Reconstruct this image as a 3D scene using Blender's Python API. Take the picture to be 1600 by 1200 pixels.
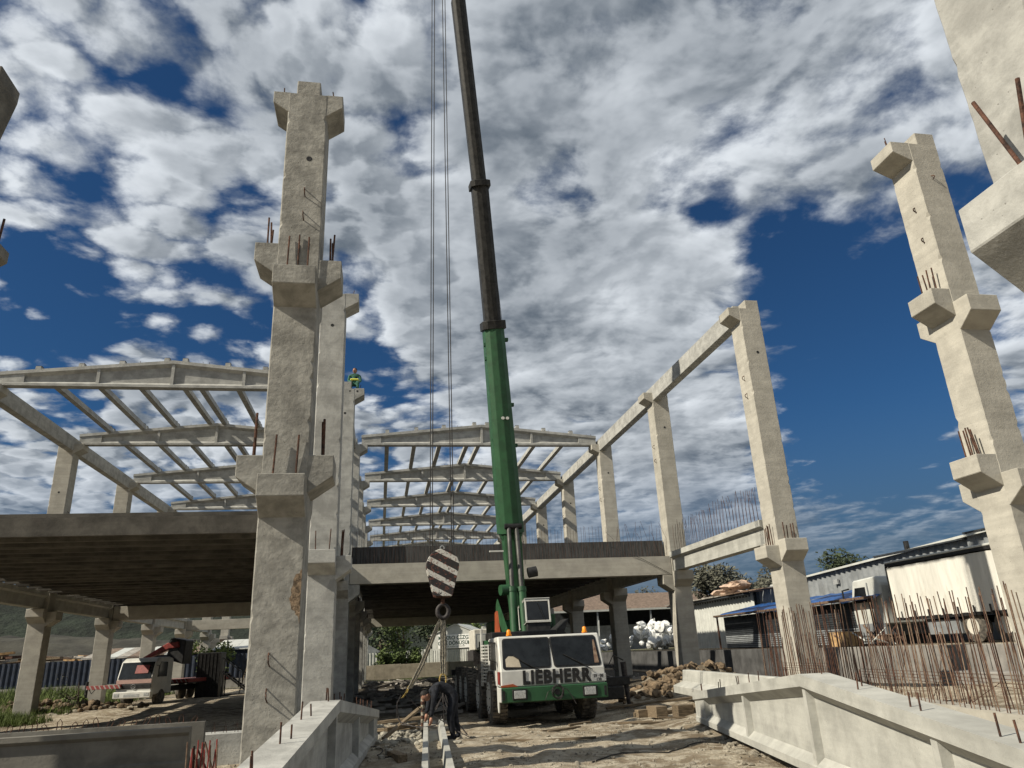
import bpy, bmesh, math, random
from mathutils import Vector, Matrix, noise
for _o in list(bpy.data.objects): bpy.data.objects.remove(_o)
random.seed(7)
SC = bpy.context.scene
COL = SC.collection
R = math.radians
# ------------------------------------------------------------------ camera
cd = bpy.data.cameras.new('camera'); cam = bpy.data.objects.new('camera', cd); COL.objects.link(cam)
PITCH, YAW, ROLL, FPX = 0.3511, 0.1851, -0.0483, 1138.0
fw = Vector((math.sin(YAW)*math.cos(PITCH), math.cos(YAW)*math.cos(PITCH), math.sin(PITCH)))
rt = Vector((math.cos(YAW), -math.sin(YAW), 0)); up = rt.cross(fw)
r2 = math.cos(ROLL)*rt + math.sin(ROLL)*up
u2 = -math.sin(ROLL)*rt + math.cos(ROLL)*up
cam.matrix_world = Matrix(((r2.x, u2.x, -fw.x, 0), (r2.y, u2.y, -fw.y, 0), (r2.z, u2.z, -fw.z, 0), (0, 0, 0, 1)))
cd.sensor_width = 36; cd.lens = 36*FPX/1600; cd.clip_start = 0.1; cd.clip_end = 3000
SC.camera = cam
# ------------------------------------------------------------------ sun, sky, exposure
SUNV = Vector((3.7, 1.0, -3.15)).normalized()       # the way the light travels
ELEV = math.asin(-SUNV.z)
sl = bpy.data.lights.new('sun', 'SUN'); sl.energy = 5.0; sl.angle = R(0.53); sl.color = (1, 0.915, 0.76)
so = bpy.data.objects.new('sun', sl); COL.objects.link(so); so.rotation_euler = SUNV.to_track_quat('-Z', 'Y').to_euler()
so.location = (-30, -20, 40)
SC.view_settings.view_transform = 'Standard'
try: SC.view_settings.look = 'None'
except Exception: pass
SC.view_settings.exposure = 0.42; SC.view_settings.gamma = 1; SC.view_settings.use_curve_mapping = False
W = bpy.data.worlds.new('World'); SC.world = W; W.use_nodes = True
nt = W.node_tree
for n in list(nt.nodes): nt.nodes.remove(n)
class NB:
    'small helper for node trees'
    def __init__(s, nt): s.nt = nt
    def n(s, t, **k):
        x = s.nt.nodes.new(t)
        for a, b in k.items(): setattr(x, a, b)
        return x
    def put(s, sock, v):
        if hasattr(v, 'links') or isinstance(v, bpy.types.NodeSocket): s.nt.links.new(v, sock)
        elif v is not None: sock.default_value = v
    def m(s, op, a, b=None, c=None, clamp=False):
        x = s.n('ShaderNodeMath', operation=op, use_clamp=clamp)
        s.put(x.inputs[0], a); s.put(x.inputs[1], b)
        if c is not None: s.put(x.inputs[2], c)
        return x.outputs[0]
    def v(s, op, a, b=None):
        x = s.n('ShaderNodeVectorMath', operation=op); s.put(x.inputs[0], a)
        if b is not None: s.put(x.inputs[1], b)
        return x.outputs['Value'] if op in ('DOT_PRODUCT', 'LENGTH') else x.outputs[0]
    def ss(s, v, a, b, lo=0.0, hi=1.0):
        x = s.n('ShaderNodeMapRange', interpolation_type='SMOOTHSTEP'); s.put(x.inputs[0], v)
        for i, q in enumerate((a, b, lo, hi)): x.inputs[i+1].default_value = q
        return x.outputs[0]
    def noise(s, vec, scale, detail=4, rough=.55, dist=0, out=0):
        x = s.n('ShaderNodeTexNoise'); s.put(x.inputs['Vector'], vec); x.inputs['Scale'].default_value = scale
        x.inputs['Detail'].default_value = detail; x.inputs['Roughness'].default_value = rough; x.inputs['Distortion'].default_value = dist
        return x.outputs[out]
    def mix(s, f, a, b, typ='MIX'):
        x = s.n('ShaderNodeMix', data_type='RGBA', blend_type=typ); s.put(x.inputs[0], f)
        for i, q in ((6, a), (7, b)):
            if isinstance(q, tuple): x.inputs[i].default_value = (*q[:3], 1)
            else: s.put(x.inputs[i], q)
        return x.outputs[2]
b = NB(nt)
sky = b.n('ShaderNodeTexSky', sky_type='NISHITA'); sky.sun_disc = False; sky.sun_elevation = ELEV
sky.sun_rotation = math.atan2(-SUNV.x, -SUNV.y) % (2*math.pi); sky.altitude = 200; sky.air_density = 1.0; sky.dust_density = 0.6; sky.ozone_density = 2.5
gen = b.n('ShaderNodeTexCoord').outputs['Generated']
sx = b.n('ShaderNodeSeparateXYZ'); nt.links.new(gen, sx.inputs[0])
zz = b.m('MAXIMUM', sx.outputs[2], 0.0)
den = b.m('ADD', zz, 0.13)
cx = b.n('ShaderNodeCombineXYZ'); b.put(cx.inputs[0], b.m('DIVIDE', sx.outputs[0], den)); b.put(cx.inputs[1], b.m('DIVIDE', sx.outputs[1], den))
pl = cx.outputs[0]
w1 = b.v('SUBTRACT', b.noise(pl, 2.2, 2, .5, out=1), (.5, .5, .5))
w1 = b.v('MULTIPLY', w1, (.16, .16, 0)); plw = b.v('ADD', pl, w1)
w2 = b.v('MULTIPLY', b.v('SUBTRACT', b.noise(pl, 14, 4, .6, out=1), (.5, .5, .5)), (.07, .07, 0)); plc = b.v('ADD', plw, w2)
big = b.noise(plw, 1.3, 3, .5)
puff = b.noise(plw, 5.6, 6, .56)
fine = b.noise(plw, 17.0, 5, .60)
def cells(scale, vec=None):
    vor = b.n('ShaderNodeTexVoronoi', feature='F1'); b.put(vor.inputs['Vector'], vec or plc); vor.inputs['Scale'].default_value = scale
    return b.m('SUBTRACT', 0.5, vor.outputs['Distance'])
cell = cells(11.0); cell2 = cells(6.0)
sunoff = (-.030, -.014, 0)
cellB = cells(11.0, b.v('ADD', plc, sunoff)); cell2B = cells(6.0, b.v('ADD', plc, sunoff))
# patches of open blue (centre direction, inner, outer angle in degrees, depth)
holes = [((.53,.785,.32),1,12,.26),((.62,.745,.27),1,10,.17),((.44,.80,.40),1,5,-.06),((.50,.735,.455),.5,4.5,.13),((.57,.705,.42),.5,5.5,.15),((.66,.62,.46),.5,7,.13),
         ((.53,.60,.60),.5,7,.09),((.67,.68,.24),1,6,-.10),((.45,.855,.20),2,10,-.10),((.40,.86,.30),2,8,-.10),((.60,.79,.13),3,13,.13),
         ((-.41,.84,.36),1,8,.24),((-.37,.83,.41),1,6,.14),((-.22,.886,.41),.5,5.5,.20),((-.12,.90,.42),.5,5,.12),((-.03,.925,.378),.5,5,.20),((.23,.786,.574),.2,4.5,.15),((.34,.75,.565),.2,3.6,.14),
         ((.41,.744,.528),.1,2.8,.16),((-.39,.76,.52),.5,6,.12),((-.38,.67,.63),.5,6,.12),((.075,.767,.637),.5,5,.12),
         ((.21,.83,.50),6,17,-.10),((-.29,.69,.66),.5,5,.10),((.05,.96,.27),2,7,.10)]
left = b.ss(sx.outputs[0], .16, -.06)                      # small billows on the left, broad banks on the right
amp1 = b.m('ADD', .06, b.m('MULTIPLY', left, .30)); amp2 = b.m('ADD', .17, b.m('MULTIPLY', left, .06))
def cover(ca, cb, pf): return b.m('ADD', b.m('ADD', b.m('MULTIPLY', ca, amp1), b.m('MULTIPLY', cb, amp2)), b.m('MULTIPLY', pf, .60))
A0 = cover(cell, cell2, puff)
cov = b.m('ADD', A0, b.m('MULTIPLY', big, 0.26))
cov = b.m('ADD', cov, b.m('MULTIPLY', fine, 0.20)); cov = b.m('ADD', cov, .318)
for c, a1, a2, dep in holes:
    dt = b.v('DOT_PRODUCT', gen, tuple(Vector(c).normalized()))
    cov = b.m('SUBTRACT', cov, b.m('MULTIPLY', b.ss(dt, math.cos(R(a2)), math.cos(R(a1))), dep))
dens = b.ss(cov, 0.60, 0.83)
core = b.ss(cov, 0.76, 1.05)
# the sun side of each billow is bright, the far side grey: compare the cover with itself a little way towards the sun
edge = b.m('SUBTRACT', A0, cover(cellB, cell2B, b.noise(b.v('ADD', plw, sunoff), 5.6, 4, .56)))
hi = b.ss(edge, -.075, .075)
sh = b.ss(b.noise(plw, 2.3, 5, .5), 0.38, 0.62)
lit = b.m('ADD', b.m('MULTIPLY', hi, .42), b.m('MULTIPLY', sh, .46)); lit = b.m('ADD', lit, b.m('MULTIPLY', b.ss(fine, .3, .7), .12))
lit = b.m('MULTIPLY', lit, b.m('SUBTRACT', 1.12, b.m('MULTIPLY', core, 0.50)), clamp=True)
CL = b.mix(lit, (1.8, 2.25, 2.8), (11.6, 12.3, 13.0))
skyc = b.mix(1.0, sky.outputs[0], (0.26, 0.53, 0.78), 'MULTIPLY')
hz = b.ss(sx.outputs[2], 0.0, 0.30)                       # the far air: clouds thin out to a blue grey band
air = b.mix(hz, (1.1, 1.75, 2.6), skyc)
dens2 = b.m('MULTIPLY', dens, b.ss(sx.outputs[2], 0.06, 0.26, 0.10, 0.97))
fin = b.mix(dens2, air, CL)
bg = b.n('ShaderNodeBackground'); nt.links.new(fin, bg.inputs[0]); bg.inputs[1].default_value = 0.050
wo = b.n('ShaderNodeOutputWorld'); nt.links.new(bg.outputs[0], wo.inputs[0])

# ------------------------------------------------------------------ materials
MATS = {}
def mat(name, col, rough=.8, metal=0, var=.12, scale=3.0, bump=.15, bscale=25, col2=None, stain=0.0, stain_col=(.12,.10,.08), streak=False, spec=.3, pits=0.0, tone=0.0, aniso=(1,1,1), bdist=.02):
    m = bpy.data.materials.new(name); m.use_nodes = True; MATS[name] = m
    t = m.node_tree; B = NB(t); P = t.nodes['Principled BSDF']
    P.inputs['Roughness'].default_value = rough; P.inputs['Metallic'].default_value = metal; P.inputs['Specular IOR Level'].default_value = spec
    tc = B.n('ShaderNodeTexCoord').outputs['Object']
    oi = B.n('ShaderNodeObjectInfo').outputs['Random']
    off = B.n('ShaderNodeCombineXYZ'); B.put(off.inputs[0], B.m('MULTIPLY', oi, 37.0)); B.put(off.inputs[1], B.m('MULTIPLY', oi, 91.0))
    v0 = B.v('ADD', tc, off.outputs[0])
    va = B.v('MULTIPLY', v0, aniso)
    n1 = B.noise(va, scale, 6, .62, .3)
    c2 = col2 or tuple(c*(1-var*2.2) for c in col)
    c1 = tuple(min(1, c*(1+var)) for c in col)
    c = B.mix(B.ss(n1, .32, .68), c2, c1)
    if stain:
        s1 = B.noise(B.v('MULTIPLY', v0, (1.0, 1.0, .3) if streak else (1, 1, 1)), scale*1.9, 7, .66, .4)
        c = B.mix(B.m('MULTIPLY', B.ss(s1, .54, .74), stain), c, stain_col)
    if tone:
        c = B.mix(1.0, c, B.mix(oi, (1-tone,)*3, (1+tone*.5,)*3), 'MULTIPLY')
    if name.startswith('concrete'):
        bn = B.ss(B.noise(B.v('MULTIPLY', v0, (.5, .5, 7.0)), 1.1, 3, .6), .35, .65, .93, 1.05)
        cc = B.n('ShaderNodeCombineColor'); [t.links.new(bn, cc.inputs[i_]) for i_ in range(3)]
        c = B.mix(1.0, c, cc.outputs[0], 'MULTIPLY')
    hgt = B.noise(va, bscale, 5, .6)
    if pits:
        vo = B.n('ShaderNodeTexVoronoi'); t.links.new(v0, vo.inputs['Vector']); vo.inputs['Scale'].default_value = 17
        vo.inputs['Randomness'].default_value = 1
        sel = B.m('GREATER_THAN', B.noise(v0, 5, 2), .56)
        pit = B.m('MULTIPLY', B.ss(vo.outputs['Distance'], .03, .17, 1, 0), sel)
        c = B.mix(B.m('MULTIPLY', pit, pits), c, (.10, .095, .085))
        hgt = B.m('SUBTRACT', hgt, pit)
    t.links.new(c, P.inputs['Base Color'])
    bp_ = B.n('ShaderNodeBump'); bp_.inputs['Strength'].default_value = bump; bp_.inputs['Distance'].default_value = bdist
    t.links.new(hgt, bp_.inputs['Height']); t.links.new(bp_.outputs[0], P.inputs['Normal'])
    return m
M = MATS
mat('concrete', (.375,.358,.312), .88, var=.07, scale=2.2, bump=.32, bscale=16, stain=.15, stain_col=(.24,.22,.18), pits=.75, tone=.10, streak=True)
mat('concrete_grey', (.265,.258,.232), .9, var=.15, scale=3.2, bump=.55, bscale=13, stain=.35, stain_col=(.17,.16,.14), pits=.8, tone=.04, streak=True)
mat('concrete_pale', (.355,.355,.335), .88, var=.12, scale=2.6, bump=.3, bscale=22, stain=.35, stain_col=(.24,.24,.225), pits=.6, tone=.08, streak=True)
mat('concrete_white', (.375,.375,.345), .85, var=.09, scale=2.2, bump=.25, bscale=20, stain=.30, stain_col=(.28,.27,.24), pits=.35, tone=.06, streak=True)
mat('concrete_dark', (.15,.143,.125), .9, var=.16, scale=1.4, bump=.3, bscale=18, stain=.5, stain_col=(.2,.18,.15), pits=.4, tone=.12)
mat('rust', (.085,.042,.028), .85, var=.4, scale=14, bump=.5, bscale=60, col2=(.03,.02,.017), spec=.2)
mat('banner_white', (.80,.80,.78), .6, var=.03, bump=.05)
mat('rust_bright', (.19,.14,.10), .85, var=.3, scale=10, bump=.4, bscale=60, col2=(.12,.07,.05), spec=.2, tone=.5)
mat('concrete_soffit_shade', (.10,.093,.08), .9, var=.2, scale=1.5, bump=.3, bscale=18, stain=.5, stain_col=(.09,.08,.07), tone=.3)  # plank concrete darkened, the shade under the decks is in this colour
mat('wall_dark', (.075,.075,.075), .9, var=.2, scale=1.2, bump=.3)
mat('steel_dark', (.05,.045,.045), .6, .3, var=.3, scale=9, bump=.3)
mat('rope', (.045,.042,.04), .55, .4, var=.2, scale=30)
mat('formwork', (.06,.06,.06), .8, var=.25, scale=5, aniso=(6,6,.4), bump=.3, bscale=9)
mat('green_paint', (.017,.072,.028), .55, var=.12, scale=3, bump=.10, bscale=6, stain=.5, stain_col=(.03,.045,.025), spec=.4)
mat('boom_black', (.020,.020,.019), .6, var=.3, scale=5, bump=.1, stain=.5, stain_col=(.055,.048,.04), streak=True)
mat('white_paint', (.50,.50,.47), .45, var=.06, scale=2.5, bump=.06, bscale=8, stain=.45, stain_col=(.36,.33,.27), spec=.5, streak=True)
mat('orange_paint', (.30,.07,.025), .5, var=.1)
mat('red_paint', (.20,.03,.025), .55, var=.15, scale=8)
mat('black_paint', (.018,.018,.018), .5, var=.3, scale=7)
mat('rubber', (.13,.115,.095), .92, var=.3, scale=6, col2=(.04,.038,.035), bump=.3)
mat('glass_dark', (.012,.014,.016), .08, spec=.35, var=.2, bump=0)
mat('lamp_glass', (.35,.36,.36), .12, spec=.9, var=.15, scale=30, bump=.1)
mat('amber', (.85,.28,.02), .3, var=.1)
mat('chrome', (.10,.10,.095), .5, .5, var=.2)
mat('beige_paint', (.50,.48,.42), .6, var=.1, scale=3, stain=.4)
mat('sling', (.30,.275,.22), .9, var=.3, scale=25, bump=.4, bscale=90)
mat('sling_yellow', (.45,.32,.10), .9, var=.3, scale=25)
mat('wood', (.17,.13,.085), .9, var=.25, scale=5, aniso=(1,8,8), bump=.3, tone=.35)
mat('plywood', (.42,.27,.13), .8, var=.2, scale=5, tone=.15)
mat('skin', (.36,.19,.13), .6, var=.06)
mat('hair', (.012,.010,.009), .7)
mat('cloth_dark', (.018,.020,.026), .95, var=.3, scale=12, bump=.4, bscale=30)
mat('cloth_navy', (.022,.026,.04), .95, var=.3, scale=12)
mat('cloth_green', (.05,.14,.10), .95, var=.3, scale=12)
mat('hivis', (.62,.60,.10), .8, var=.1)
mat('sheet_white', (.48,.49,.46), .45, var=.06, scale=2, stain=.25, stain_col=(.42,.40,.34), streak=True, spec=.4)
mat('sheet_grey', (.22,.235,.245), .5, var=.12, scale=2, stain=.35, stain_col=(.13,.12,.11), streak=True)
mat('sheet_blue', (.020,.027,.044), .55, var=.15, scale=3, stain=.3, streak=True)
mat('sheet_dark', (.04,.045,.05), .6, var=.2, scale=4)
mat('roof_brown', (.17,.125,.095), .85, var=.2, scale=3, stain=.4)
mat('roof_grey', (.30,.28,.25), .8, var=.2, scale=3, stain=.5, stain_col=(.2,.13,.09))
mat('tarp_blue', (.018,.075,.24), .5, var=.2, scale=5, bump=.6, bscale=5)
mat('tarp_white', (.60,.59,.54), .6, var=.08, scale=1.4, aniso=(1,1.6,.25), bump=.5, bscale=2.2, stain=.5, stain_col=(.36,.33,.27), streak=True, bdist=.06)
mat('bag_white', (.68,.69,.68), .45, var=.12, scale=9, bump=.7, bscale=14)
mat('foam', (.52,.38,.29), .9, var=.15, scale=6, bump=.6, bscale=10)
mat('block_tan', (.36,.32,.25), .9, var=.12, scale=1.5, bump=.3, stain=.3)
mat('wall_grey', (.22,.21,.195), .9, var=.15, scale=1.2, bump=.3, stain=.4, stain_col=(.13,.12,.11), streak=True)
mat('dirt_clod', (.17,.125,.08), .95, var=.28, scale=5, bump=.6, bscale=18, tone=.2)
mat('rock', (.30,.27,.215), .95, var=.2, scale=6, bump=.5, bscale=18, tone=.3)
mat('rubble', (.36,.34,.285), .95, var=.2, scale=8, bump=.5, bscale=22, tone=.2)
mat('leaf_dark', (.045,.062,.030), .8, var=.35, scale=1.2, tone=.3)
mat('leaf', (.10,.14,.04), .8, var=.35, scale=1.6, tone=.3)
mat('leaf_grey', (.10,.10,.075), .85, var=.35, scale=1.4, tone=.3)
mat('grass', (.11,.15,.035), .85, var=.35, scale=1.1, tone=.3, col2=(.055,.075,.025))
mat('bark', (.10,.08,.06), .95, var=.2, scale=8)
mat('forest', (.014,.020,.013), .95, var=.4, scale=.12, bump=1.0, bscale=.5, bdist=1.5, col2=(.006,.009,.006))
mat('hill_bare', (.05,.048,.038), .95, var=.3, scale=.05, bump=.5, bscale=.3, bdist=1)
mat('print_green', (.010,.05,.03), .6, var=.02)
mat('print_pink', (.36,.24,.21), .5, var=.05)
mat('stain_brown', (.20,.145,.095), .95, var=.35, scale=14, bump=.8, bscale=40)

# hook block: black and white warning stripes, worn, with rust showing through
def stripe_mat(name, ca, cb, freq, ang, wear=.55, duty=.5, ph=0.0):
    m = bpy.data.materials.new(name); m.use_nodes = True; t = m.node_tree; B = NB(t); P = t.nodes['Principled BSDF']; MATS[name] = m
    tc = B.n('ShaderNodeTexCoord').outputs['Object']
    s = B.n('ShaderNodeSeparateXYZ'); t.links.new(tc, s.inputs[0])
    q = B.m('ADD', B.m('MULTIPLY', s.outputs[0], math.sin(ang)*freq), B.m('MULTIPLY', s.outputs[2], math.cos(ang)*freq))
    fr = B.m('FRACT', B.m('ADD', q, 40+ph))
    st = B.m('GREATER_THAN', fr, duty)
    c = B.mix(st, ca, cb)
    w = B.ss(B.noise(tc, 13, 8, .7, .5), .53, .62)
    w2 = B.ss(B.noise(B.v('ADD', tc, (7, 3, 1)), 17, 8, .7, .5), .56, .62)
    c = B.mix(B.m('MULTIPLY', w, wear), c, (.17, .055, .035))
    c = B.mix(B.m('MULTIPLY', w2, wear), c, (.02, .018, .018))
    t.links.new(c, P.inputs['Base Color']); P.inputs['Roughness'].default_value = .7
stripe_mat('stripes_block', (.015,.012,.012), (.50,.49,.45), 3.6, R(28), 1.0, .60, .62)
stripe_mat('stripes_red', (.20,.028,.024), (.28,.27,.25), 5, R(55), .6, .7)

# ground: dusty limestone fill with shade painted in under the hall and darker earth along the left side
def ground_mat():
    m = bpy.data.materials.new('ground_dust'); m.use_nodes = True; t = m.node_tree; B = NB(t); P = t.nodes['Principled BSDF']; MATS['ground'] = m
    tc = B.n('ShaderNodeTexCoord').outputs['Object']
    s = B.n('ShaderNodeSeparateXYZ'); t.links.new(tc, s.inputs[0])
    n1 = B.noise(tc, .45, 7, .6, .4); n2 = B.noise(tc, 3.2, 7, .65, .2); n3 = B.noise(tc, 22, 5, .6)
    c = B.mix(B.ss(n1, .38, .64), (.26,.205,.14), (.54,.465,.35))
    c = B.mix(B.ss(n2, .44, .60, 0, .85), c, (.70,.635,.51))
    c = B.mix(B.ss(B.noise(B.v('ADD', tc, (9,4,0)), 1.3, 6, .65), .56, .70, 0, .7), c, (.12,.088,.06))
    c = B.mix(B.ss(n3, .35, .7, .0, .35), c, (.11,.09,.07))
    # shade painted into the earth colour below the finished bays (y > 27)
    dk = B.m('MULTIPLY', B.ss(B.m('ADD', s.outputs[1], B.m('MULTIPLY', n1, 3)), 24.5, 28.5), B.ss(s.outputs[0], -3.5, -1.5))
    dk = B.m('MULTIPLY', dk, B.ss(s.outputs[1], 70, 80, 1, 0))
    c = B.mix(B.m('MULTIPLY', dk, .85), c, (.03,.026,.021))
    # brown earth and weeds on the far left
    lf = B.m('MULTIPLY', B.ss(B.m('ADD', s.outputs[0], B.m('MULTIPLY', n1, 4)), -9.5, -12.5), B.ss(s.outputs[1], 14, 27))
    c = B.mix(B.m('MULTIPLY', lf, .8), c, B.mix(B.ss(n2, .4, .6), (.09,.062,.04), (.16,.125,.08)))
    gr = B.m('MULTIPLY', B.ss(s.outputs[1], 58, 70), B.ss(B.noise(tc, .12, 4), .35, .6))
    c = B.mix(gr, c, B.mix(n2, (.05,.075,.025), (.12,.14,.05)))
    t.links.new(c, P.inputs['Base Color']); P.inputs['Roughness'].default_value = .95; P.inputs['Specular IOR Level'].default_value = .15
    h = B.m('ADD', B.m('MULTIPLY', n3, .35), B.m('ADD', B.noise(tc, 60, 4, .6), n2))
    bp_ = B.n('ShaderNodeBump'); bp_.inputs['Strength'].default_value = 1.0; bp_.inputs['Distance'].default_value = .09
    t.links.new(h, bp_.inputs['Height']); t.links.new(bp_.outputs[0], P.inputs['Normal'])
ground_mat()

# ------------------------------------------------------------------ mesh builder
class MB:
    def __init__(s): s.v = []; s.f = []
    def add(s, vs, fs):
        o = len(s.v); s.v += [Vector(v) for v in vs]; s.f += [tuple(i+o for i in f) for f in fs]; return s
    def box(s, x0, x1, y0, y1, z0, z1, mt=None):
        vs = [Vector(p) for p in ((x0,y0,z0),(x1,y0,z0),(x1,y1,z0),(x0,y1,z0),(x0,y0,z1),(x1,y0,z1),(x1,y1,z1),(x0,y1,z1))]
        if mt is not None: vs = [mt @ v for v in vs]
        return s.add(vs, [(0,3,2,1),(4,5,6,7),(0,1,5,4),(1,2,6,5),(2,3,7,6),(3,0,4,7)])
    def cbox(s, x0, x1, y0, y1, z0, z1, c=.02, mt=None, chip=False):
        'box whose four upright edges are chamfered'
        if not chip:
            pts = [(x0+c,y0),(x1-c,y0),(x1,y0+c),(x1,y1-c),(x1-c,y1),(x0+c,y1),(x0,y1-c),(x0,y0+c)]
            return s.prism([(p[0], p[1]) for p in pts], z0, z1, 'z', mt)
        rs = random.Random(int(abs(z1*100+x0*1000))+5); n = int((z1-z0)/.09); o = len(s.v); cc = [c]*4
        for i in range(n+1):
            z = z0+(z1-z0)*i/n; k = []
            for q in range(4):
                t = c*rs.uniform(.75, 1.25)
                if rs.random() < .05: t = c*rs.uniform(1.8, 3.4)
                k.append(t)
            s.v += [Vector(v) for v in ((x0+k[0],y0,z),(x1-k[1],y0,z),(x1,y0+k[1],z),(x1,y1-k[2],z),(x1-k[2],y1,z),(x0+k[3],y1,z),(x0,y1-k[3],z),(x0,y0+k[0],z))]
        for i in range(n):
            for j in range(8): a_ = o+i*8; s.f.append((a_+j, a_+(j+1) % 8, a_+8+(j+1) % 8, a_+8+j))
        s.f += [tuple(range(o, o+8))[::-1], tuple(range(o+n*8, o+n*8+8))]
        return s
    def prism(s, poly, a, b_, axis='z', mt=None):
        'extrude a 2D polygon along an axis: z -> (x,y), y -> (x,z), x -> (y,z)'
        def P(p, t): return {'z': (p[0], p[1], t), 'y': (p[0], t, p[1]), 'x': (t, p[0], p[1])}[axis]
        ar = sum(poly[i][0]*poly[(i+1) % len(poly)][1]-poly[(i+1) % len(poly)][0]*poly[i][1] for i in range(len(poly)))
        if (ar < 0) != (axis == 'y'): poly = poly[::-1]
        n = len(poly); vs = [Vector(P(p, a)) for p in poly]+[Vector(P(p, b_)) for p in poly]
        if mt is not None: vs = [mt @ v for v in vs]
        return s.add(vs, [tuple(range(n))[::-1], tuple(range(n, 2*n))]+[(i, (i+1) % n, n+(i+1) % n, n+i) for i in range(n)])
    def tube(s, pts, r, k=6, cap=True):
        pts = [Vector(p) for p in pts]; n = len(pts); rr = r if isinstance(r, (list, tuple)) else [r]*n
        vs = []; fs = []
        d0 = (pts[1]-pts[0]).normalized(); a = d0.orthogonal().normalized()
        for i, p in enumerate(pts):
            d = (pts[min(i+1, n-1)]-pts[max(i-1, 0)]).normalized()
            a = (a-d*a.dot(d)); a = a.normalized() if a.length > 1e-5 else d.orthogonal().normalized(); c = d.cross(a)
            for j in range(k):
                t = 2*math.pi*j/k; vs.append(p+(a*math.cos(t)+c*math.sin(t))*rr[i])
        for i in range(n-1):
            for j in range(k): fs.append((i*k+j, i*k+(j+1) % k, (i+1)*k+(j+1) % k, (i+1)*k+j))
        if cap: fs += [tuple(range(k))[::-1], tuple((n-1)*k+j for j in range(k))]
        return s.add(vs, fs)
    def lathe(s, prof, k=24, mt=None, axis='x'):
        'prof: (along, radius); closed when the radii end at 0'
        vs = []; fs = []
        for a, r in prof:
            for j in range(k):
                t = 2*math.pi*j/k; c_, s_ = r*math.cos(t), r*math.sin(t)
                v = Vector({'x': (a, c_, s_), 'y': (c_, a, s_), 'z': (c_, s_, a)}[axis]); vs.append(mt @ v if mt is not None else v)
        n = len(prof)
        for i in range(n-1):
            for j in range(k): fs.append((i*k+j, i*k+(j+1) % k, (i+1)*k+(j+1) % k, (i+1)*k+j))
        fs += [tuple(range(k))[::-1], tuple((n-1)*k+j for j in range(k))]
        return s.add(vs, fs)
    def rock(s, c, r, seed=0, flat=.7, mt=None, lvl=1):
        bm = bmesh.new(); bmesh.ops.create_icosphere(bm, subdivisions=lvl, radius=1)
        rs = random.Random(seed); o = Vector((rs.uniform(0, 99), rs.uniform(0, 99), rs.uniform(0, 99)))
        sc = Vector((rs.uniform(.7, 1.25), rs.uniform(.7, 1.25), flat*rs.uniform(.7, 1.2))); rot = Matrix.Rotation(rs.uniform(0, 6.3), 3, 'Z')
        vs = []
        for v in bm.verts:
            p = v.co*(1+.55*noise.noise(v.co*1.3+o)); p = rot @ Vector((p.x*sc.x, p.y*sc.y, p.z*sc.z)); vs.append(Vector(c)+p*r)
        fs = [tuple(q.index for q in f.verts) for f in bm.faces]; bm.free(); return s.add(vs, fs)
    def build(s, name, material, parent=None, org=(0,0,0), smooth=False, bevel=0, raw=False):
        org = Vector(org); me = bpy.data.meshes.new(name)
        me.from_pydata([v-org for v in s.v], [], s.f)
        bm = bmesh.new(); bm.from_mesh(me); bmesh.ops.recalc_face_normals(bm, faces=bm.faces)
        if bevel: bmesh.ops.bevel(bm, geom=[e for e in bm.edges if e.is_manifold and e.calc_face_angle(0) > .5], offset=bevel, segments=1, affect='EDGES', clamp_overlap=True)
        bm.to_mesh(me); bm.free()
        if material: me.materials.append(MATS[material])
        if smooth:
            for p in me.polygons: p.use_smooth = True
            if smooth != 'all':
                try: me.set_sharp_from_angle(angle=R(40))
                except Exception: pass
        o = bpy.data.objects.new(name, me); COL.objects.link(o); o.location = org
        if parent is not None: o.parent = parent
        return o
def tag(o, label=None, cat=None, group=None, kind=None):
    for k, v in (('label', label), ('category', cat), ('group', group), ('kind', kind)):
        if v: o[k] = v
    return o
def thing(name, label, cat, loc=(0,0,0), rz=0, group=None):
    o = bpy.data.objects.new(name, None); COL.objects.link(o); o.location = loc; o.rotation_euler = (0,0,rz); o.empty_display_size = .3
    return tag(o, label, cat, group)
KIDS = {}
def kids(o): return [c for c in bpy.data.objects if c.parent == o]
def dup(o, loc=None, rz=None, label=None, group=None, scale=None, parent=None):
    c = o.copy(); COL.objects.link(c)
    if parent is not None: c.parent = parent
    for k in kids(o): dup(k, parent=c)
    if loc is not None: c.location = loc
    if rz is not None: c.rotation_euler = (0,0,rz)
    if scale is not None: c.scale = scale
    if label: c['label'] = label
    if group: c['group'] = group
    return c
ORD = ['first','second','third','fourth','fifth','sixth','seventh','eighth','ninth','tenth','eleventh']
def rod(p, q, r): return MB().tube([p, q], r, 6)
# ------------------------------------------------------------------ grid of the precast frame (metres, camera at the origin)
Y2, BAY = 11.23, 8.0
def yk(k): return Y2+BAY*(k-2)
W0 = .69                                   # column section
XMr, XRl, XLr = -1.12, 11.0, -13.95        # right face of middle row, left face of right row, right face of left row
XMc, XRc, XLc = XMr-W0/2, XRl+W0/2, XLr-W0/2
SPAN = XRl-XMr

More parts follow.
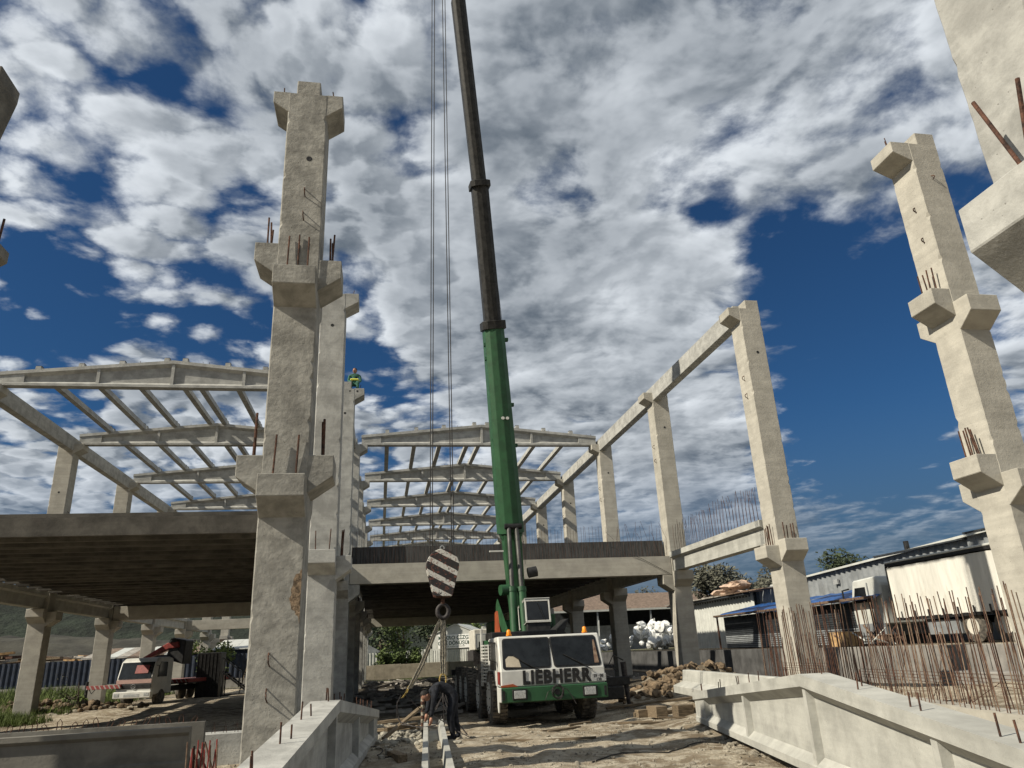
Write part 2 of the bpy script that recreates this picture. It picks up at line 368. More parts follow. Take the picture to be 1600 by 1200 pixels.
# ------------------------------------------------------------------ ground
def gz(x, y):
    base = -1.62
    base -= .20*max(0, min(1, (y-15)/5))*max(0, min(1, (x+6)/6))*max(0, min(1, (9-x)/4))
    if x > 6: base += .22*min(1, (x-6)/5)*max(0, min(1, (24-y)/6))
    if y > 25 and x > 7.5: base += .45*math.exp(-((x-10)**2/9+(y-28)**2/20))
    if x < -8: base -= .12*min(1, (-8-x)/5)
    if x < -14: base += .3*min(1, (-14-x)/14)
    n = noise.noise(Vector((x*.35, y*.35, 0)))*.10+noise.noise(Vector((x*1.1, y*1.1, 3)))*.055+noise.noise(Vector((x*3.1, y*3.1, 7)))*.022+noise.noise(Vector((x*7.5, y*7.5, 9)))*.010
    # wheel ruts running towards the crane
    for rx in (2.4, 5.9): n -= .05*math.exp(-((x-rx-.25*math.sin(y*.5))/.28)**2)*max(0, min(1, (22-y)/6))
    # heaps
    for (hx, hy, hr, hh) in ((9.6,24.3,1.3,.50),(8.3,23.4,.9,.22),(11.3,25.6,1.4,.45),(-12.4,36.5,1.8,.35),(-11.0,34.3,1.0,.18),(-15.5,39.0,2.5,.4),(2.5,19.3,.7,.10),(4.6,17.9,1.3,.07),(-.2,20.5,1.3,.16),(7.6,19.2,.8,.09)):
        d = ((x-hx)**2+(y-hy)**2)/hr**2
        if d < 5: n += hh*math.exp(-d)*(1+.5*noise.noise(Vector((x*2.2, y*2.2, 1))))
    f = max(0, min(1, (60-abs(y-25))/30))
    return base+n*f
def axis_pts(dense0, dense1, step, lo, hi):
    p = []; x = dense0
    while x <= dense1: p.append(x); x += step
    s = step; a = dense0
    left = []
    while a > lo: s *= 1.22; a -= s; left.append(a)
    s = step; a = p[-1]
    right = []
    while a < hi: s *= 1.22; a += s; right.append(a)
    return left[::-1]+p+right
gx = axis_pts(-7, 13, .11, -900, 900); gy = axis_pts(7, 27, .11, -400, 1500)
g = MB(); g.v = [Vector((x, y, gz(x, y))) for y in gy for x in gx]; nx = len(gx)
g.f = [(j*nx+i, j*nx+i+1, (j+1)*nx+i+1, (j+1)*nx+i) for j in range(len(gy)-1) for i in range(nx-1)]
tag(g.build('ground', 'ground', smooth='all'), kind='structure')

# far hills: two wooded ridges
def ridge(name, x0, x1, y, depth, hfun, material):
    mb = MB(); n, m_ = 120, 14
    for j in range(m_+1):
        for i in range(n+1):
            x = x0+(x1-x0)*i/n; t = j/m_
            h = hfun(x)*math.sin(min(1, t*1.25)*math.pi/2)*(1+.16*noise.noise(Vector((x*.03, t*3, 2)))) + 1.8*noise.noise(Vector((x*.16, t*9, 5)))*t
            mb.v.append(Vector((x, y+depth*t, h-1.8)))
    mb.f = [(j*(n+1)+i, j*(n+1)+i+1, (j+1)*(n+1)+i+1, (j+1)*(n+1)+i) for j in range(m_) for i in range(n)]
    return tag(mb.build(name, material, smooth='all'), kind='structure')
ridge('hill', -420, 180, 250, 130, lambda x: 26+12*math.exp(-((x+190)/120)**2)-14*max(0, min(1, (x+20)/110)), 'forest')
ridge('hill_slope', -260, -40, 190, 50, lambda x: 8+4*math.exp(-((x+120)/50)**2), 'hill_bare')

# ------------------------------------------------------------------ precast columns
def corbel_mb(side, ztop, proj=.37, face=.33, slope=.26, w=W0):
    'corbel on a shaft centred at 0,0; side in -x +x -y +y'
    h = W0/2; e = .006
    poly = [(h-.03, ztop), (h+proj, ztop), (h+proj, ztop-face), (h, ztop-face-slope), (h-.03, ztop-face-slope)]
    mb = MB(); rot = {'+x': 0, '+y': 90, '-x': 180, '-y': 270}[side]
    return mb.prism(poly, -h+e, h-e, 'y', Matrix.Rotation(R(rot), 4, 'Z'))
def bars(t, side, ztop, n, L, r=.016, rows=1, off=.24, lean=.04, seed=1):
    rs = random.Random(seed*13+n+int(ztop*10))
    rot = Matrix.Rotation(R({'+x': 0, '+y': 90, '-x': 180, '-y': 270}[side]), 4, 'Z')
    for i in range(n):
        yy = (-.22+.44*i/max(1, n-1)) if n > 1 else 0
        p = Vector((W0/2+off-.04*(i % 2), yy*.75, ztop-.03)); q = p+Vector((rs.uniform(-lean, lean), rs.uniform(-lean, lean), L*rs.uniform(.85, 1.05)))
        MB().tube([rot @ p, rot @ q], r, 6).build('rebar', 'rust', t)
def loop(t, side, z, x=0.0, s=.19, p=.13, r=.010):
    rot = Matrix.Rotation(R({'+x': 0, '+y': 90, '-x': 180, '-y': 270}[side]), 4, 'Z')
    pts = [(W0/2-.02, x, z+s/2), (W0/2+p*.8, x+.01, z+s*.2), (W0/2+p, x+.02, z-.01), (W0/2+p*.8, x+.015, z-s*.2), (W0/2-.02, x+.02, z-s/2)]
    MB().tube([rot @ Vector(q) for q in pts], r, 6).build('lifting_loop', 'rust', t)
def hole(t, side, z, x=0.0, r=.045):
    rot = Matrix.Rotation(R({'+x': 0, '+y': 90, '-x': 180, '-y': 270}[side]), 4, 'Z')
    MB().lathe([(W0/2-.01, r*1.15), (W0/2+.004, r*1.12), (W0/2+.005, r*.8), (W0/2+.002, .01)], 14, rot @ Matrix.Translation((0, x, z))).build('sleeve_hole', 'black_paint', t)
def column(name, label, xc, y, zt, stub, corbels, material, group=None, zb=-2.1, stubx=(-.21,.21), ledge=9.85):
    t = thing(name, label, 'column', (xc, y+W0/2, 0), 0, group)
    h = W0/2
    MB().cbox(-h, h, -h, h, zb, ledge, .018, chip=True).build('shaft', material, t)
    if stub: MB().cbox(stubx[0], stubx[1], -h+.002, h-.002, ledge-.02, zt, .015).build('stub', material, t)
    for c in corbels:
        corbel_mb(*c).build('corbel', material, t, bevel=.009)
    return t
GC = 'tall precast columns of the unfinished hall'
# A: nearest tall column of the middle row
A = column('precast_column', 'nearest tall grey column left of the crane, with three levels of corbels and a weathered brown patch', XMc, yk(2), 10.14, True,
    [('-x', 9.87, .27, .24, .20), ('+x', 9.87, .28, .26, .22), ('-x', 6.67), ('+x', 6.38), ('-y', 6.06), ('+y', 6.06), ('-x', 2.97), ('+x', 2.97), ('-y', 2.60, .36), ('+y', 2.60, .36)], 'concrete_grey', GC)
for i, (sd, z, n, L, r_) in enumerate((('-x',6.67,3,.62,.017),('+x',6.38,4,.66,.017),('-y',6.06,3,.86,.015),('-x',2.97,2,.78,.021),('+x',2.97,2,.72,.021),('-y',2.60,2,.82,.016))): bars(A, sd, z, n, L, r_, seed=i+1, off=.2 if sd != '-y' else .06, lean=.03)
for sx_, n in ((-1,2),(1,1)):
    for i in range(n): MB().tube([(sx_*(W0/2+.12+.05*i), -.1+.2*i, 9.84), (sx_*(W0/2+.1+.04*i)-.03, -.1+.2*i, 10.16-.05*i)], .012, 6).build('rebar', 'rust', A)
for z in (7.7, 7.22): loop(A, '-y', z, .03, .18, .13)
for z in (.04, -.42): loop(A, '-y', z, -.06, .19, .14)
hole(A, '-y', 8.42, .08, .045)
rp = MB(); rs = random.Random(4)
rp.prism([(.33+.0*a, 1.03) for a in range(0)] or [(.33,1.26),(.31,1.24),(.30,1.20),(.25,1.19),(.22,1.12),(.215,1.03),(.19,.98),(.20,.90),(.17,.85),(.20,.77),(.21,.70),(.26,.68),(.27,.63),(.31,.60),(.33,.50)], -W0/2-.004, -W0/2+.01, 'y'); rp.build('broken_patch', 'stain_brown', A)
# middle row, further back
MC = column('precast_column', 'second column of the middle row, pale grey with black stained pores, just behind the nearest tall column', XMc, yk(3), 10.14, True,
    [('-x', 9.87, .27, .24, .20), ('+x', 9.87, .36, .26, .22), ('-x', 2.46), ('+x', 2.46), ('-y', 2.58), ('+y', 2.58)], 'concrete_pale', GC)
hole(MC, '-y', 8.85, .0, .04)
for i, (sd, n, L) in enumerate((('+x',4,.75),('-y',2,.62),('-x',3,.7))): bars(MC, sd, {'-y': 2.58}.get(sd, 2.46), n, L, .014, seed=i+20, off=.13)
MB().tube([(.5, 0, 9.84), (.56, 0, 10.14)], .011).build('rebar', 'rust', MC)
for k in range(4, 11):
    nm = {4: 'third column of the middle row, the one a worker sits on'}.get(k, f'{ORD[k-2]} column of the middle row, seen edge on between the two halls')
    dup(MC, (XMc, yk(k)+W0/2, 0), label=nm, group=GC)
# right row
E2 = column('precast_column', 'tall cream lit column right of the hall with corbels at three levels and no beam attached', XRc, yk(2), 10.14, True,
    [('-x', 9.87, .42, .26, .20), ('-x', 6.36, .40), ('-y', 6.06, .36), ('+y', 6.06, .36), ('-x', 2.98, .40), ('-y', 2.63, .36), ('+y', 2.63, .36)], 'concrete', GC, stubx=(-.12, W0/2-.002))
for i, (sd, z, n, L, r_) in enumerate((('-x',6.36,4,.55,.016),('+y',6.06,3,.75,.014),('-x',2.98,5,.6,.016))): bars(E2, sd, z, n, L, r_, seed=i+40, off=.15, lean=.05)
for z in (8.35, 7.62): loop(E2, '-x', z, .06, .15, .06, .012)
loop(E2, '-y', 9.0, .0, .1, .07, .01)
MB().tube([(-.62, -.1, 9.84), (-.66, -.1, 10.15)], .011).build('rebar', 'rust', E2); MB().tube([(-.55, 0, 9.84), (-.58, 0, 10.15)], .011).build('rebar', 'rust', E2)
RCm = column('precast_column', 'cream lit column holding the near end of the sloping high edge beam on the right', XRc, yk(3), 10.14, True,
    [('-x', 9.87, .36, .26, .20), ('-x', 2.46, .40), ('-y', 2.60, .36), ('+y', 2.60, .36)], 'concrete', GC, stubx=(-.10, W0/2-.002))
R3x = []
for z in (7.6, 7.02): loop(RCm, '-x', z, .0, .2, .09, .012)
hole(RCm, '-y', 8.35, .05, .04)
for k in range(4, 11):
    lab = {4: 'second column of the right row, at the right end of the grey concrete deck front', 5: 'third column of the right row, carrying the right end of the nearest gable roof beam'}.get(k, f'{ORD[k-3]} column of the right row, behind the green crane boom side of the hall')
    if k >= 8: lab = f'{ORD[k-3]} column of the right row, deep in the dark hall'
    dup(RCm, (XRc, yk(k)+W0/2, 0), label=lab, group=GC)
bars(RCm, '-x', 2.46, 6, .62, .013, seed=61, off=.10, lean=.05); bars(RCm, '-y', 2.60, 4, .5, .015, seed=62, off=.1, lean=.02)
# left row
LC = column('precast_column', 'left row column hidden past the left edge of the hall front', XLc, yk(3), 10.14, True,
    [('+x', 9.87, .36, .26, .20), ('+x', 2.46, .37), ('-y', 2.58, .36), ('+y', 2.58, .36)], 'concrete', GC, stubx=(-W0/2+.002, .10))
loop(LC, '+x', 6.7, 0, .2, .09, .012); hole(LC, '-y', 7.6, .0, .04)
for k in range(4, 11):
    lab = {4: 'second column of the left row, just past the left picture edge', 5: 'leftmost thick column standing in the weeds under the left deck', 6: 'second column from the left, behind the striped outrigger of the flatbed truck',
           7: 'third column from the left, rising behind the truck loading arm', 8: 'fourth column from the left, beside the black upright panel', 9: 'fifth column from the left, beside the steel stair', 10: 'sixth column from the left, near the blue shed'}[k]
    dup(LC, (XLc, yk(k)+W0/2, 0), label=lab, group=GC)
# G: column mostly outside the left edge; F: close column at the upper right
G = column('precast_column', 'dark grey column corner cut off by the left picture edge', -7.36, yk(2), 10.14, True,
    [('+x', 9.93, .40, .25, 2.3), ('+x', 6.63, .80, .20, .6), ('-x', 6.5), ('+x', 2.9), ('-y', 2.6)], 'concrete_dark', GC)
bars(G, '+x', 6.63, 2, .62, .02, seed=70, off=.72, lean=.03)
F = column('precast_column', 'close pale column and corbel filling the upper right corner', 4.46+W0/2, 3.23, 13, False,
    [('-x', 2.86, .37, .35, .34), ('-y', 2.6), ('+x', 2.9)], 'concrete_pale', GC, ledge=13.0)
MB().tube([(-.605,-.165,2.80), (-.605,.055,3.60)], .015, 8).build('rebar', 'rust', F)
MB().tube([(-.60,-.18,2.80), (-.605,-.305,3.49)], .015, 8).build('rebar', 'rust', F)

# ------------------------------------------------------------------ gable roof beams
def gable(name, label, L, he, ha, material, loc, rz=0, group=None, dowels=True, fallen=False):
    'I section beam whose top rises to the middle; L half length, he end height, ha apex height; runs along local x'
    t = thing(name, label, 'roof beam', loc, rz, group)
    sl_ = (ha-he)/L
    def top(x): return he+(L-abs(x))*sl_
    tf, bf, fwid, web = .17*he/.5, .13, .19, .055
    eb = .95
    # top flange (two slopes) with its haunches, bottom flange with sloped shoulders
    prof = [(-fwid, 0), (fwid, 0), (fwid, -tf*.75), (web, -tf*1.35), (-web, -tf*1.35), (-fwid, -tf*.75)]
    mb = MB()
    xs = [-L, 0, L]
    for i in range(2):
        a, c = xs[i], xs[i+1]; n = len(prof); vs = [(a, p[0], top(a)+p[1]) for p in prof]+[(c, p[0], top(c)+p[1]) for p in prof]
        if i == 0: base_ = vs
        mb.add(vs, [(j, (j+1) % n, n+(j+1) % n, n+j) for j in range(n)]+([tuple(range(n))] if i == 0 else [tuple(range(n, 2*n))]))
    mb.build('top_flange', material, t)
    MB().prism([(-.17, 0), (.17, 0), (.17, bf*.75), (web, bf*1.5), (-web, bf*1.5), (-.17, bf*.75)], -L+.01, L-.01, 'x').build('bottom_flange', material, t)
    o = .004
    MB().prism([(-L+.02, bf), (L-.02, bf), (L-.02, top(L)-tf*.9), (0, ha-tf*.9), (-L+.02, top(L)-tf*.9)], -web+o, web-o, 'y').build('web', material, t)
    for sx_ in (-1, 1):
        x0, x1 = sorted((sx_*(L-.015), sx_*(L-eb)))
        MB().prism([(x0, .012), (x1, .012), (x1, top(x1)-.03), (x0, top(x0)-.03)], -.155, .155, 'y').build('end_block', material, t)
    for xx in (-L*.43, 0, L*.43):
        MB().box(xx-.055, xx+.055, -.152, .152, bf*.6, top(xx)-tf*.8).build('stiffener', material, t)
    if dowels:
        rs = random.Random(len(label))
        for i in range(11):
            x = -L+.35+(2*L-.7)*i/10
            if fallen or i % 2 == 0:
                for dx in (-.09, .13):
                    y_ = rs.uniform(-.1,.1); MB().tube([(x+dx, y_, top(x)-.02), (x+dx+rs.uniform(-.012,.012), y_+rs.uniform(-.012,.012), top(x)+(rs.uniform(.13,.18) if fallen else .10))], .009, 6).build('dowel', 'rust', t)
    return t
XRt = (XMr+XRl)/2; XLt = (XLr+XMr-W0)/2; HL = SPAN/2-.06
GB = 'gable roof beams spanning the halls'
for k in range(5, 11):
    if k == 5: g0 = gable('gable_beam', 'nearest gable roof beam of the right hall, behind the green boom', HL, .50, 1.08, 'concrete_pale', (XRt, yk(5)+.34, 9.86), 0, GB)
    else: dup(g0, (XRt, yk(k)+.34, 9.86), label=f'{ORD[k-5]} gable roof beam back in the right hall', group=GB)
for k in range(4, 8):
    dup(g0, (XLt, yk(k)+.34, 9.86), label=['nearest gable roof beam of the left hall, largest against the sky', 'second gable roof beam of the left hall', 'third gable roof beam of the left hall', 'fourth gable roof beam of the left hall, just above the deck edge'][k-4], group=GB)
# purlins between the gable beams
def ztop_at(dx): return 9.86+.50+(HL-abs(dx))*(1.08-.50)/HL
pur0 = None
PX = [-4.75, -3.3, -1.9, -.33, .33, 1.9, 3.3, 4.75]
for (xc, ks, hall) in ((XRt, range(5, 10), 'right'), (XLt, range(4, 7), 'left')):
    for k in ks:
        for i, dx in enumerate(PX):
            lab = f'{ORD[i]} roof purlin from the left in the {ORD[k-list(ks)[0]]} roof bay of the {hall} hall'
            if pur0 is None:
                pur0 = thing('purlin', lab, 'purlin', (0,0,0), 0, 'roof purlins between the gable beams')
                MB().prism([(-.11, 0), (.11, 0), (.085, .24), (-.085, .24)], .06, BAY-.06, 'y').build('beam', 'concrete_pale', pur0)
                for yy in (.2, BAY-.2): MB().box(-.09, .09, yy-.1, yy+.1, .242, .27).build('bearing_plate', 'steel_dark', pur0)
                p = pur0
            else: p = dup(pur0, label=lab)
            p.location = (xc+dx, yk(k)+.34, ztop_at(dx)-.02)
# high edge beams along the rows
def ybeam(name, label, x0, x1, y0, y1, z0, z1, cat, group, material='concrete_pale'):
    o = MB().box(x0, x1, y0, y1, z0, z1).build(name, material, org=((x0+x1)/2, (y0+y1)/2, z0), bevel=.015)
    return tag(o, label, cat, group)
for k in range(3, 10):
    d = {3: 'nearest high edge beam on the right row, sloping up in the picture to the cream column top', 4: 'second high edge beam on the right row, meeting the nearest gable beam'}.get(k, f'{ORD[k-3]} high edge beam on the right row')
    ybeam('edge_beam', d, XRl+.03, XRl+.36, yk(k)+.42, yk(k+1)+.40, 9.52, 10.14, 'beam', 'high edge beams')
for k in range(4, 8):
    d = ['nearest high edge beam of the left row, entering at the left picture edge', 'second high edge beam of the left row', 'third high edge beam of the left row', 'fourth high edge beam of the left row'][k-4]
    ybeam('edge_beam', d, XLr-.36, XLr-.03, yk(k)+.42, yk(k+1)+.40, 9.52, 10.14, 'beam', 'high edge beams')
for k in range(4, 9):
    ybeam('edge_beam', f'{ORD[k-4]} high edge beam of the middle row between the halls', XMc-.14, XMc+.14, yk(k)+.72, yk(k+1)-.03, 9.60, 10.10, 'beam', 'high edge beams')

# ------------------------------------------------------------------ deck level: ledge beams along the rows
def ledge_beam(label, xc, y0, y1, side, zb=2.6, rebars=0, group='ledge beams at deck level', seed=0, L=1.0):
    'inverted profile: stem below, proud flange on the inner side'
    t = thing('ledge_beam', label, 'beam', (xc, (y0+y1)/2, zb))
    if group: t['group'] = group
    h = (y1-y0)/2
    s = side
    poly = [(-.20, 0), (.20, 0), (.20, .69), (-.20, .69)]
    if s < 0: poly = [(-.20, 0), (.20, 0), (.20, .69), (-.33, .69), (-.33, .50), (-.20, .44)]
    if s > 0: poly = [(-.20, 0), (.20, 0), (.20, .44), (.33, .50), (.33, .69), (-.20, .69)]
    MB().prism(poly, -h, h, 'y').build('beam', 'concrete_white', t)
    rs = random.Random(seed)
    for i in range(rebars):
        yy = -h+.1+(2*h-.2)*i/(rebars-1); xx = .15 if i % 2 else -.15; bend = rs.random() < .12
        p = [(xx, yy, .68), (xx+rs.uniform(-.02,.02), yy+rs.uniform(-.03,.03), .68+L*.55), (xx+rs.uniform(-.05,.05)+(.15 if bend else 0), yy+rs.uniform(-.06,.06)+(.2 if bend else 0), .68+L*rs.uniform(.85, 1.1))]
        MB().tube(p, .0065, 5).build('rebar', 'rust', t)
    return t
ledge_beam('white ledge beam with a comb of thin upright rebars, between the two right hand columns', XRl+.26, yk(3)+W0+.06, yk(4)-.05, -1, 2.61, 62, seed=5, L=1.15)
for k in range(4, 9): ledge_beam(f'{ORD[k-4]} deck level ledge beam of the right row under the deck', XRl+.26, yk(k)+W0+.06, yk(k+1)-.05, -1)
for k in range(3, 9): ledge_beam(f'{ORD[k-3]} deck level ledge beam of the left row', XLc, yk(k)+W0+.06, yk(k+1)-.05, 1)
for k in range(3, 9): ledge_beam(f'{ORD[k-3]} deck level ledge beam of the middle row', XMc, yk(k)+W0+.06, yk(k+1)-.05, -1)
# cross beams
cb = thing('deck_front_beam', 'long grey cross beam along the front of the right deck, behind the crane boom', 'beam', (0, yk(4), 2.48))
MB().box(XMr+.02, XRl-.02, .02, .55, 0, .69).build('beam', 'concrete', cb)
MB().box(XMr+.05, XRl-.05, .55, .62, .71, 1.36).build('formwork_panel', 'formwork', cb)
rs = random.Random(3)
for i in range(96):
    x = XMr+.1+(SPAN-.2)*i/95+rs.uniform(-.03, .03); zt_ = rs.uniform(1.75, 1.95)
    tangle = x > XRl-2.6
    if tangle: p = [(x, .22, .66), (x+rs.uniform(-.1,.1), .2, 1.4), (x+rs.uniform(-.25,.2), .2+rs.uniform(-.1,.1), 1.5+rs.uniform(.1,.65))]
    else: p = [(x, .2+.1*(i % 2), .66), (x+rs.uniform(-.03,.03), .2, zt_)]
    MB().tube(p, .0055, 4).build('rebar', 'rust', cb)
MB().tube([(XRl-2.4, -.01, 1.1), (XRl-1.2, -.02, .62), (XRl-.1, -.012, .02)], .008).build('wire', 'steel_dark', cb)
for (k, xa, xb_, lab) in ((6, XLr, XMr-W0, 'dark cross beam closing the back of the left deck'), (8, XLr, XMr-W0, 'far cross beam of the left hall beyond the deck'), (9, XMr, XRl, 'cross beam at the far end of the right deck')):
    tag(MB().box(xa+.02, xb_-.02, 0, .5, 0, .69).build('cross_beam', 'concrete', bevel=.01), lab, 'beam').location = (0, yk(k)+.1, 2.48)
# double tee planks
plank = None
def tee(label, x0, x1, y, z, grp, material='concrete_dark'):
    global plank
    if plank is None:
        plank = thing('double_tee_plank', label, 'floor plank', (0,0,0), 0, grp)
        Lh = (XMr-W0-XLr)/2-.05
        MB().box(-Lh, Lh, .015, 1.985, .46, .56).build('deck', 'concrete_soffit_shade', plank)
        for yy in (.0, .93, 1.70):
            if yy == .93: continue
        for yc in (.12, 1.0, 1.88): MB().prism([(yc-.075, 0), (yc+.075, 0), (yc+.11, .458), (yc-.11, .458)], -Lh, Lh, 'x').build('rib', 'concrete_soffit_shade', plank)
        p = plank
    else: p = dup(plank, label=label, group=grp)
    p.location = ((x0+x1)/2, y, z); return p
i = 0
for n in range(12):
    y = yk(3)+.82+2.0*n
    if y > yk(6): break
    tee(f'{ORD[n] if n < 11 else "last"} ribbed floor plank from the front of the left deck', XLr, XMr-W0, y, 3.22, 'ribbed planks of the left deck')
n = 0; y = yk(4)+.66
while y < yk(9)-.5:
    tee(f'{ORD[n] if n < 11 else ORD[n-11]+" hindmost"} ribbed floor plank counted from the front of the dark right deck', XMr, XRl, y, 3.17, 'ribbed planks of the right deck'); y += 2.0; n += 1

# ------------------------------------------------------------------ beams lying on the ground
gable('gable_beam', 'large pale gable beam lying in the right foreground with three stiffeners', 7.1, .56, 1.13, 'concrete_white', (5.32, 9.0, -1.56), math.atan2(7.0, 1.45), 'gable beams lying on the ground', True, True)
gable('gable_beam', 'gable beam lying in the left foreground beside the tall column, stubs of rebar on top', 6.9, .56, 1.13, 'concrete_pale', (-.68, 10.5, -1.62), math.atan2(6.9, .5), 'gable beams lying on the ground', True, True)
# ledge beam on the ground behind the right gable beam
lb = thing('ledge_beam', 'short white stepped ledge beam lying behind the big gable beam', 'beam', (8.1, 17.5, -1.33), math.atan2(1.0, -7.9)+math.pi/2-math.pi)
MB().prism([(-.30, 0), (.20, 0), (.20, .60), (.02, .60), (-.02, .30), (-.30, .20)], -4.0, 4.0, 'y').build('beam', 'concrete_white', lb, bevel=.012)
lb.rotation_euler = (0, 0, R(-7.2))
# left foreground trough beam
ub = thing('trough_beam', 'long dark grey trough beam with stirrup loops across the lower left corner', 'beam', (-7.3, 12.75, -1.75))
MB().prism([(0, .10), (.07, .02), (1.05, .02), (1.12, .10), (1.12, .90), (1.00, .90), (.97, .50), (.82, .38), (.30, .38), (.15, .50), (.13, .90), (-.06, .90), (-.06, .83), (0, .78), (0, .45), (-.05, .42), (-.05, .30), (0, .27)], -4.4, 4.5, 'x').build('beam', 'concrete_dark', ub)
rs = random.Random(8)
for i in range(30):
    x = -1.0+5.3*i/29; z0 = .89; w = .07; h = rs.uniform(.10, .17); tl = rs.uniform(-.05,.05)
    MB().tube([(x-w/2, 1.06, z0), (x-w/2+tl, 1.06, z0+h*.7), (x+tl, 1.06, z0+h), (x+w/2+tl, 1.06, z0+h*.7), (x+w/2, 1.06, z0)], .007, 4).build('stirrup', 'rust', ub)
for x in (-2.2, -1.1): MB().tube([(x-.13, .05, .88), (x-.08, .05, 1.0), (x+.08, .05, 1.0), (x+.13, .05, .88)], .013, 6).build('lifting_loop', 'rust', ub)
for a, c in (((4.55, .2, .5), (4.85, .0, -.1)), ((4.55, .4, .55), (4.95, .1, -.05)), ((4.52, .3, .6), (4.62, .0, -.15)), ((4.55, .9, .6), (4.8, .6, .1))): MB().tube([a, c], .016, 6).build('rebar', 'rust', ub)
ub2 = thing('concrete_beam', 'plain precast beam with short stirrups lying behind the trough beam, half hidden by the tall column', 'beam', (-3.0, 14.6, -1.72))
MB().cbox(-1.9, 1.2, 0, .55, 0, .60, .01).build('beam', 'concrete_pale', ub2)
for i in range(16):
    x = -1.8+2.9*i/15; MB().tube([(x-.03, .25, .59), (x, .25, .78), (x+.03, .25, .59)], .006, 4).build('stirrup', 'rust', ub2)
rb = thing('rebar_bundle', 'bundle of upright dark red rebars stuck in the ground left of the tall column', 'rebar', (-2.28, 11.4, -1.7))
rs = random.Random(9)
for i in range(13):
    x = -.22+.4*i/12; MB().tube([(x, rs.uniform(-.1,.1), 0), (x+rs.uniform(-.02,.02), rs.uniform(-.1,.1), rs.uniform(.62,.78))], .010, 6).build('rebar', 'red_paint' if i % 3 else 'rust_bright', rb)
# small channel beam under the hook
ch = thing('channel_beam', 'narrow concrete channel beam lying under the crane hook, pointing at the viewer', 'beam', (.90, 12.8, -1.78), -math.atan2(.59, 9.9))
MB().prism([(-.20, 0), (.20, 0), (.22, .36), (.13, .36), (.10, .12), (-.10, .12), (-.13, .36), (-.22, .36)], -6.5, 6.0, 'y').build('beam', 'concrete_white', ch)

# ------------------------------------------------------------------ footing with rebars on the right
ft = thing('foundation_beam', 'rough topped foundation beam with a long hedge of tall rusty starter bars on the right', 'foundation', (0,0,0))
fa, fb = Vector((10.0, 19.0, -1.02)), Vector((9.05, 9.3, -1.18)); fdir = (fb-fa).normalized(); fn_ = Vector((fdir.y, -fdir.x, 0))
mbf = MB(); N = 40
for i in range(N+1):
    p = fa.lerp(fb, i/N); j1 = .03*noise.noise(Vector((i*.7, 0, 0)))
    for off_, z in ((-.22, -2.0), (.22, -2.0), (.22, p.z+j1), (-.22, p.z+.02*noise.noise(Vector((i*.9, 5, 0))))): mbf.v.append(Vector((p.x-off_, p.y, z)))
for i in range(N):
    for j in range(4): mbf.f.append((i*4+j, i*4+(j+1) % 4, (i+1)*4+(j+1) % 4, (i+1)*4+j))
mbf.f += [(0,1,2,3), (N*4, N*4+1, N*4+2, N*4+3)]
mbf.build('beam', 'concrete', ft)
rs = random.Random(12)
NB_ = 170
for i in range(NB_):
    t_ = i/(NB_-1); t_ = min(1, max(0, t_+rs.uniform(-.006, .006))); p = fa.lerp(fb, t_)
    dense = rs.random() < .5
    off_ = -.16 if i % 2 else .16
    H = (1.75 if i % 3 else 1.15)*rs.uniform(.93, 1.06)
    a = Vector((p.x+off_, p.y+rs.uniform(-.02,.02), p.z-.05)); c = a+Vector((rs.uniform(-.05,.05), rs.uniform(-.07,.07), H))
    MB().tube([a, a.lerp(c, .5)+Vector((rs.uniform(-.015,.015), rs.uniform(-.015,.015), 0)), c], .0088, 5).build('rebar', 'rust_bright' if rs.random() < .35 else 'rust', ft)
for z in (.35, .45, .55, .65):
    for s_, e_ in ((.02, .30), (.45, .98)):
        a, c = fa.lerp(fb, s_), fa.lerp(fb, e_); MB().tube([a+Vector((.17, 0, z*.5+.1)), c+Vector((.17, 0, z*.6-.1+.2))], .006, 4).build('tie_bar', 'rust', ft)
rs = random.Random(2)
for i in range(16):
    t_ = rs.uniform(.35, .8); p = fa.lerp(fb, t_); MB().tube([p+Vector((.2, 0, .02)), p+Vector((.15+rs.uniform(0,.25), rs.uniform(-.6,.6), rs.uniform(.3,.9)))], .006, 4).build('loose_rebar', 'rust', ft)
# ------------------------------------------------------------------ mobile crane
CX, CY = 4.33, 19.3                       # centre line and front bumper
cr = thing('mobile_crane', 'white and green mobile crane facing the viewer, its long telescopic boom raised', 'mobile crane', (CX, CY, -1.80))
def B_(x0, x1, y0, y1, z0, z1, nm, mt_, bev=.012, parent=cr):
    return MB().box(x0, x1, y0, y1, z0, z1).build(nm, mt_, parent, bevel=bev)
# local frame: x across, y backwards from the bumper, z above ground (ground = 0)
wid = 1.37
body = MB()
body.prism([(.05, .95), (2.1, .95), (2.1, 2.14), (.42, 2.16), (.06, 1.32)], -wid+.02, wid-.02, 'x'); body.build('cab', 'white_paint', cr, bevel=.03)
def wtop(x, z): return 0
B_(-wid, wid, -.02, .45, .60, .95, 'bumper', 'green_paint', .02)
